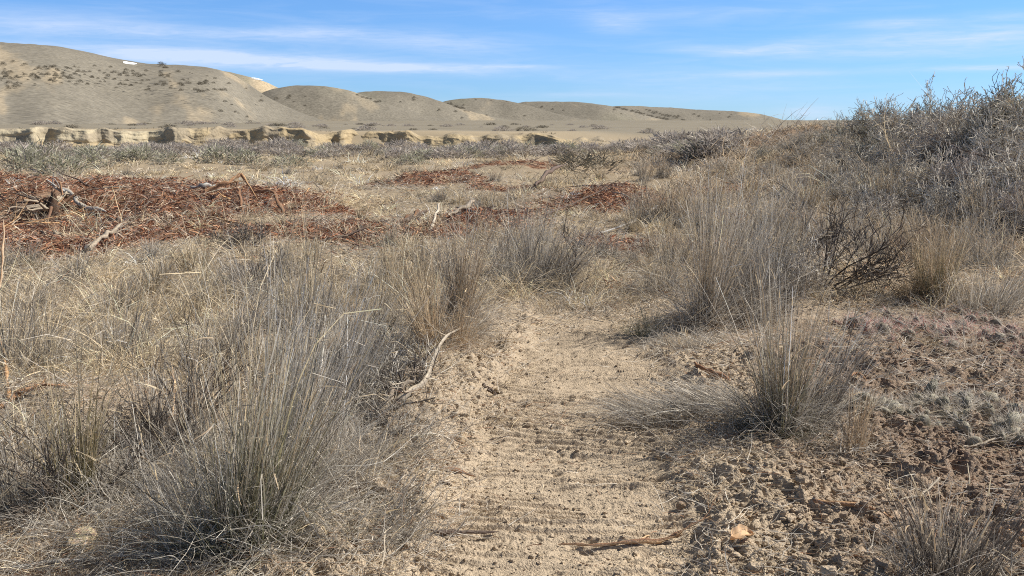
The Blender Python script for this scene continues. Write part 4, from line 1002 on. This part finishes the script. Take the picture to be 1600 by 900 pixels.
# slender loose sticks tossed over the mulch: every one its own object
stick_me = []
for i in range(4):
    rg = np.random.default_rng(90 + i); P = np.array([[-.5, 0, 0], [-.2, .03, .05], [.15, -.02, .06], [.5, .05, .02]]) + .04 * rg.normal(size=(4, 3))
    V, Q, C = tubes(P[None], np.array([[.02, .03, .025, .008]]), np.array([[1., 1, 1]]) * np.array([BRNW[0], PALEW[1], ORW[0], DKW[1]][i]), 6)
    s = Soup(); s.add(V, Q, C * np.random.default_rng(i).uniform(.8, 1.2, (len(C), 1))); stick_me.append(s.mesh('stick', True))
cn = ['dark brown', 'pale', 'orange brown', 'blackish']; cnt = 0; rg = np.random.default_rng(95)
while cnt < 110:
    cx, cy, rx, ry = MULCH[rg.integers(0, len(MULCH))] if rg.uniform() < .5 else MULCH[rg.integers(0, 4)]
    x, y = cx + rx * rg.uniform(-1, 1), cy + ry * rg.uniform(-1, 1)
    if float(mulch(x, y)) < .4: continue
    k = int(rg.integers(0, 4)); o = link('loose_stick', stick_me[k], M_WOOD, loc=(x, y, float(ground_z(x, y)) + .03))
    o.rotation_euler = (0, rg.uniform(-.3, .3), rg.uniform(0, 6.28)); q = rg.uniform(.35, 1.1); o.scale = (q, q * .6, q * .6)
    tag(o, cn[k] + ' stick lying loose on the red bark mulch', 'stick', 'loose sticks on the bark mulch'); cnt += 1

# ---------------------------------------------------------------- prickly pear cactus
def pad_mesh(seed):
    rg = np.random.default_rng(seed); nu, nv = 14, 9; V = []
    for j in range(nv + 1):
        f = j / nv * pi
        for i in range(nu):
            a = i / nu * 2 * pi; w = sin(f) ** .8 * (0.8 + .25 * (1 - cos(f)) / 2)
            V.append((.5 * w * cos(a), .17 * w * sin(a), .5 - .5 * cos(f)))
    V = np.array(V); V = V * (1 + .04 * rg.normal(size=(len(V), 1)))
    Q = [[j * nu + i, j * nu + (i + 1) % nu, (j + 1) * nu + (i + 1) % nu, (j + 1) * nu + i] for j in range(nv) for i in range(nu)]
    return V, np.array(Q)
def spines_soup(V, rg, col, n=150):
    k = rg.integers(14, len(V) - 14, n); P = V[k] + .01 * rg.normal(size=(n, 3)); nrm = (P - [0, 0, .5]) * [1, 4, 1]; nrm /= np.linalg.norm(nrm, axis=1, keepdims=True)
    d = nrm + .45 * rg.normal(size=(n, 3)); az = np.arctan2(d[:, 0], d[:, 1]); ti = np.arctan2(np.hypot(d[:, 0], d[:, 1]), d[:, 2])
    s = Soup(); s.add(*ribbons(rg, P, az, ti, 0, rg.uniform(.2, .62, n), .022, 1, .05, col=col, taper=.7)); return s
def cactus(name, polys, npads, skin, spine, label, seed, size):
    rg = np.random.default_rng(seed); me = []
    for i in range(3):
        V, Q = pad_mesh(seed + i); C = pick(rg, skin, 1) * np.ones((len(V), 1)) * (1 + .1 * rg.normal(size=(len(V), 1)))
        me.append((make_mesh('pad', V, Q, C, True), spines_soup(V, rg, spine).mesh('spines')))
    c = at(*np.mean(polys, 0)[:2]); root = empty(name, c); tag(root, label, 'cactus')
    for i in range(npads):
        a, b = polys[rg.integers(0, len(polys))][:2], None; p = polys[rg.integers(0, len(polys))]
        f = rg.uniform(); q = np.array(polys[min(int(f * (len(polys) - 1)), len(polys) - 2)]); q2 = np.array(polys[min(int(f * (len(polys) - 1)), len(polys) - 2) + 1]); ff = f * (len(polys) - 1) % 1
        pc = q * (1 - ff) + q2 * ff; x, y, z = at(pc[0] + 22 * rg.normal(), pc[1] + pc[2] * .45 * rg.normal())
        k = int(rg.integers(0, 3)); o = link('pad', me[k][0], M_CACTUS, root); w = size * rg.uniform(.7, 1.25)
        o.location = (x - c[0], y - c[1], z - c[2] - .012); o.rotation_euler = (rg.normal() * .7, rg.normal() * .7, rg.uniform(0, 6.28)); o.scale = (w, w * 1.3, w * .85)
        s = link('spines', me[k][1], M_GRASS, o)
cactus('prickly_pear', [(1335, 512, 8), (1390, 515, 22), (1450, 520, 30), (1520, 530, 36), (1590, 535, 34), (1640, 540, 30)], 120, [(0.22, 0.18, 0.13), (0.26, 0.22, 0.16), (0.26, .17, .13)],
       [(0.62, 0.27, 0.23), (0.74, 0.66, 0.58), (0.78, 0.71, 0.62), (0.56, 0.50, 0.44), (.66, .42, .36), (.70, .63, .55), (.50, .45, .38)], 'prickly pear patch with reddish spines beneath the golden tuft', 120, .10)
cactus('prickly_pear', [(1315, 645, 8), (1370, 645, 10), (1430, 650, 22), (1490, 655, 32), (1545, 665, 34), (1590, 685, 20)], 70, [(0.25, 0.22, 0.155), (0.29, 0.26, 0.19), (0.20, .18, .13)],
       [(0.66, 0.59, 0.50), (0.52, 0.46, 0.38), (0.74, 0.68, 0.60)], 'lower grey green prickly pear patch with white spines at right', 130, .105)

# ---------------------------------------------------------------- rocks and the dry leaf
def rock(px, py, w, h, col, label, seed, name='rock'):
    x, y, z = at(px, py); rg = np.random.default_rng(seed)
    import bmesh
    bm = bmesh.new(); bmesh.ops.create_icosphere(bm, subdivisions=4, radius=.5)
    me = bpy.data.meshes.new('rock')
    cuts = rg.normal(size=(9, 3)); cuts /= np.linalg.norm(cuts, axis=1, keepdims=True); dd = rg.uniform(.28, .45, 9)
    for v in bm.verts:
        p = np.array(v.co)
        for c, d in zip(cuts, dd):
            e = p @ c - d
            if e > 0: p = p - c * e * .9
        p = p * (1 + .05 * float(vn(np.array(p[0] * 9 + seed), np.array(p[1] * 9 + p[2] * 7), 3)))
        v.co = p
    bm.to_mesh(me); bm.free()
    a = me.color_attributes.new('Col', 'FLOAT_COLOR', 'POINT')
    for i in range(len(me.vertices)): a.data[i].color = (*[c * rg.uniform(.9, 1.1) for c in col], 1)
    o = link(name, me, M_ROCK, loc=(x, y, z + h * .15)); o.scale = (w, w * .8, h); o.rotation_euler = (0, 0, rg.uniform(0, 6))
    return tag(o, label, 'rock')
rock(135, 858, .17, .11, (.55, .43, .28), 'large pale yellow clod of rock at the lower left', 1)
rock(222, 866, .09, .07, (.40, .27, .17), 'smaller brown stone right of the pale yellow rock', 2)
rock(1064, 800, .055, .05, (.34, .25, .17), 'dark round stone at the right edge of the track', 3)
rock(690, 815, .05, .04, (.52, .40, .27), 'pale clod pair stone in the lower left track', 4)
rock(1218, 545, .05, .04, (.5, .38, .25), 'small pale stone behind the tall bunchgrass', 5)
rock(720, 690, .07, .06, (.46, .34, .22), 'tan clod at the foot of the berm', 6)
rock(655, 700, .06, .05, (.44, .33, .21), 'tan clod left of the track under the pale branch', 7)
def leaf(px, py, label, col, size):
    x, y, z = at(px, py); rg = np.random.default_rng(5); n, m = 13, 9; u, v = np.meshgrid(np.linspace(-1, 1, n), np.linspace(-1, 1, m), indexing='ij')
    w = np.sqrt(np.maximum(1 - u ** 2, 0)) * (1 + .15 * np.sin(u * 9)); X = u * size; Y = v * w * size * .6; Z = .35 * size * (v ** 2) * 1 + .2 * size * np.sin(u * 2.5 + 1) + .05 * size * np.sin(v * 9) + size * .35
    a = np.stack([X, Y, Z], -1).reshape(-1, 3); b = a.copy(); b[:, 2] -= .0012; i = np.arange(n - 1)[:, None] * m; j = np.arange(m - 1)[None]
    Q = np.stack([i + j, i + m + j, i + m + j + 1, i + j + 1], -1).reshape(-1, 4)
    me = make_mesh('dry_leaf', np.concatenate([a, b]), np.concatenate([Q, Q[:, ::-1] + n * m]), np.tile(col, (2 * n * m, 1)) * (1 + .1 * rg.normal(size=(2 * n * m, 1))), True)
    o = link('dry_leaf', me, M_GRASS, loc=(x, y, z + .01)); o.rotation_euler = (.25, .1, .5); tag(o, label, 'leaf')
leaf(1155, 872, 'curled pale orange dry leaf on the clods at the lower right', (.80, .56, .34), .05)

# ---------------------------------------------------------------- sky, sun, camera
def setup_world():
    w = bpy.data.worlds.new('World'); S.world = w; w.use_nodes = True; nt = w.node_tree; n = nt.nodes; l = nt.links
    for x in list(n): n.remove(x)
    out = n.new('ShaderNodeOutputWorld'); bg = n.new('ShaderNodeBackground'); bg.inputs['Strength'].default_value = 0.087
    sky = n.new('ShaderNodeTexSky'); sky.sky_type = 'NISHITA'; sky.sun_disc = False; sky.sun_elevation = SUN_EL; sky.sun_rotation = SUN_AZ
    sky.altitude = 1500; sky.air_density = 1.0; sky.dust_density = 0.15; sky.ozone_density = 3.0
    tc = n.new('ShaderNodeTexCoord'); sx = n.new('ShaderNodeSeparateXYZ'); l.new(tc.outputs['Generated'], sx.inputs[0])
    def M(op, a, b=None, c=None, clamp=False):
        m = n.new('ShaderNodeMath'); m.operation = op; m.use_clamp = clamp
        for i, v in enumerate((a, b, c)):
            if v is None: continue
            if isinstance(v, (int, float)): m.inputs[i].default_value = v
            else: l.new(v, m.inputs[i])
        return m.outputs[0]
    az = M('ARCTAN2', sx.outputs[0], sx.outputs[1]); el = M('ARCSINE', sx.outputs[2])
    def noise(sa, se, off, detail=5, dist=0.6):
        cb = n.new('ShaderNodeCombineXYZ'); l.new(M('MULTIPLY', az, sa), cb.inputs[0]); l.new(M('MULTIPLY_ADD', el, se, off), cb.inputs[1]); cb.inputs[2].default_value = off
        t = n.new('ShaderNodeTexNoise'); t.inputs['Scale'].default_value = 1; t.inputs['Detail'].default_value = detail; t.inputs['Roughness'].default_value = .6; t.inputs['Distortion'].default_value = dist
        l.new(cb.outputs[0], t.inputs['Vector']); return t.outputs['Fac']
    n1 = noise(9, 90, 1.3); n2 = noise(30, 260, 7.7, 6, 1.0)
    tex = M('ADD', M('MULTIPLY', n1, .6), M('MULTIPLY', n2, .5))
    total = None
    # long thin cirrus: px, py, half width, half height, strength, slope
    CL = [(430, 95, 330, 11, 1.0, .035), (300, 92, 160, 16, .5, 0.02), (560, 103, 160, 5, .7, .03), (260, 52, 300, 10, .55, .0), (470, 48, 80, 7, .45, 0), (690, 70, 140, 16, .45, .08), (800, 104, 70, 3, .6, 0), (960, 36, 45, 13, .55, .05),
          (1190, 76, 65, 8, .8, -.12), (1245, 80, 50, 7, .6, -.1), (1100, 75, 50, 5, .5, 0), (1500, 60, 150, 14, .75, -.02), (1400, 36, 60, 8, .5, 0), (1400, 84, 130, 7, .35, 0), (1540, 106, 90, 4, .7, 0), (1200, 115, 130, 5, .4, 0),
          (1100, 130, 140, 20, .28, 0), (1275, 176, 40, 10, .6, 0), (1060, 20, 260, 12, .2, 0), (920, 148, 70, 4, .3, 0), (100, 30, 180, 16, .3, 0), (1560, 25, 60, 8, .35, 0), (-500, 60, 300, 14, .6, 0), (2000, 70, 260, 14, .6, 0)]
    for (px, py, hw, hh, st, sl) in CL:
        d = ray(px, py); a0 = math.atan2(d[0], d[1]); e0 = math.asin(d[2] / np.linalg.norm(d))
        da = M('SUBTRACT', az, a0); de = M('SUBTRACT', M('SUBTRACT', el, e0), M('MULTIPLY', da, -sl))
        q = M('ADD', M('POWER', M('MULTIPLY', da, F / hw), 2.0), M('POWER', M('ABSOLUTE', M('MULTIPLY', de, F / hh)), 2.0))
        g = M('MULTIPLY', M('EXPONENT', M('MULTIPLY', q, -1.0)), st)
        total = g if total is None else M('ADD', total, g)
    veil = M('MULTIPLY', M('MULTIPLY_ADD', n1, 2.2, -.95, clamp=True), .22)
    mr = n.new('ShaderNodeMapRange'); mr.inputs[1].default_value = .32; mr.inputs[2].default_value = .74; l.new(tex, mr.inputs[0])
    fac = M('ADD', M('MULTIPLY', total, M('MULTIPLY_ADD', mr.outputs[0], .95, .26)), veil)
    fac = M('MINIMUM', M('MULTIPLY', fac, .9), .8)
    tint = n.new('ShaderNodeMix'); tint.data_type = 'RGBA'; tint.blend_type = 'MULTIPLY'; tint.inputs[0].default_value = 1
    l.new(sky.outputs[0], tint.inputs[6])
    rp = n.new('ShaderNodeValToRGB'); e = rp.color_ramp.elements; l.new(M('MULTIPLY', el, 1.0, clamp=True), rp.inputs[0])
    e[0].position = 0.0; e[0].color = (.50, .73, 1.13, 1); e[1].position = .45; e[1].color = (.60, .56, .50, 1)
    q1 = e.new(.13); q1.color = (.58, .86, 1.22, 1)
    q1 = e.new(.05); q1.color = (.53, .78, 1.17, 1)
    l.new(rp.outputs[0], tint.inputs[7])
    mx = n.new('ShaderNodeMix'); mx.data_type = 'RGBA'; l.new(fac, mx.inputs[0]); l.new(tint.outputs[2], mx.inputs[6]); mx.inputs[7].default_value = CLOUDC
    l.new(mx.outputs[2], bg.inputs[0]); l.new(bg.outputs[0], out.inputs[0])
CLOUDC = (5.9, 6.8, 8.6, 1)
setup_world()

sun = bpy.data.lights.new('sun', 'SUN'); sun.energy = 5.0; sun.angle = radians(.53); sun.color = (1, .95, .86)
so = bpy.data.objects.new('sun', sun); COL.objects.link(so)
from mathutils import Vector
sd = Vector((sin(SUN_AZ) * cos(SUN_EL), cos(SUN_AZ) * cos(SUN_EL), sin(SUN_EL)))
so.rotation_euler = sd.to_track_quat('Z', 'Y').to_euler()

cam = bpy.data.cameras.new('camera'); cam.lens = 35; cam.sensor_width = 36; cam.clip_end = 60000; cam.clip_start = .05
co = bpy.data.objects.new('camera', cam); COL.objects.link(co); co.location = (0, 0, CAMZ); co.rotation_euler = (pi / 2 - PITCH, 0, 0)
S.camera = co
S.view_settings.view_transform = 'Standard'; S.view_settings.look = 'None'; S.view_settings.exposure = 0.50; S.view_settings.gamma = 1
S.render.engine = 'CYCLES'
c = S.cycles; c.max_bounces = 4; c.diffuse_bounces = 3; c.glossy_bounces = 1; c.transmission_bounces = 3; c.caustics_reflective = False; c.caustics_refractive = False
c.use_denoising = False; c.pixel_filter_type = 'BLACKMAN_HARRIS'; c.filter_width = 1.05
S.render.use_persistent_data = False
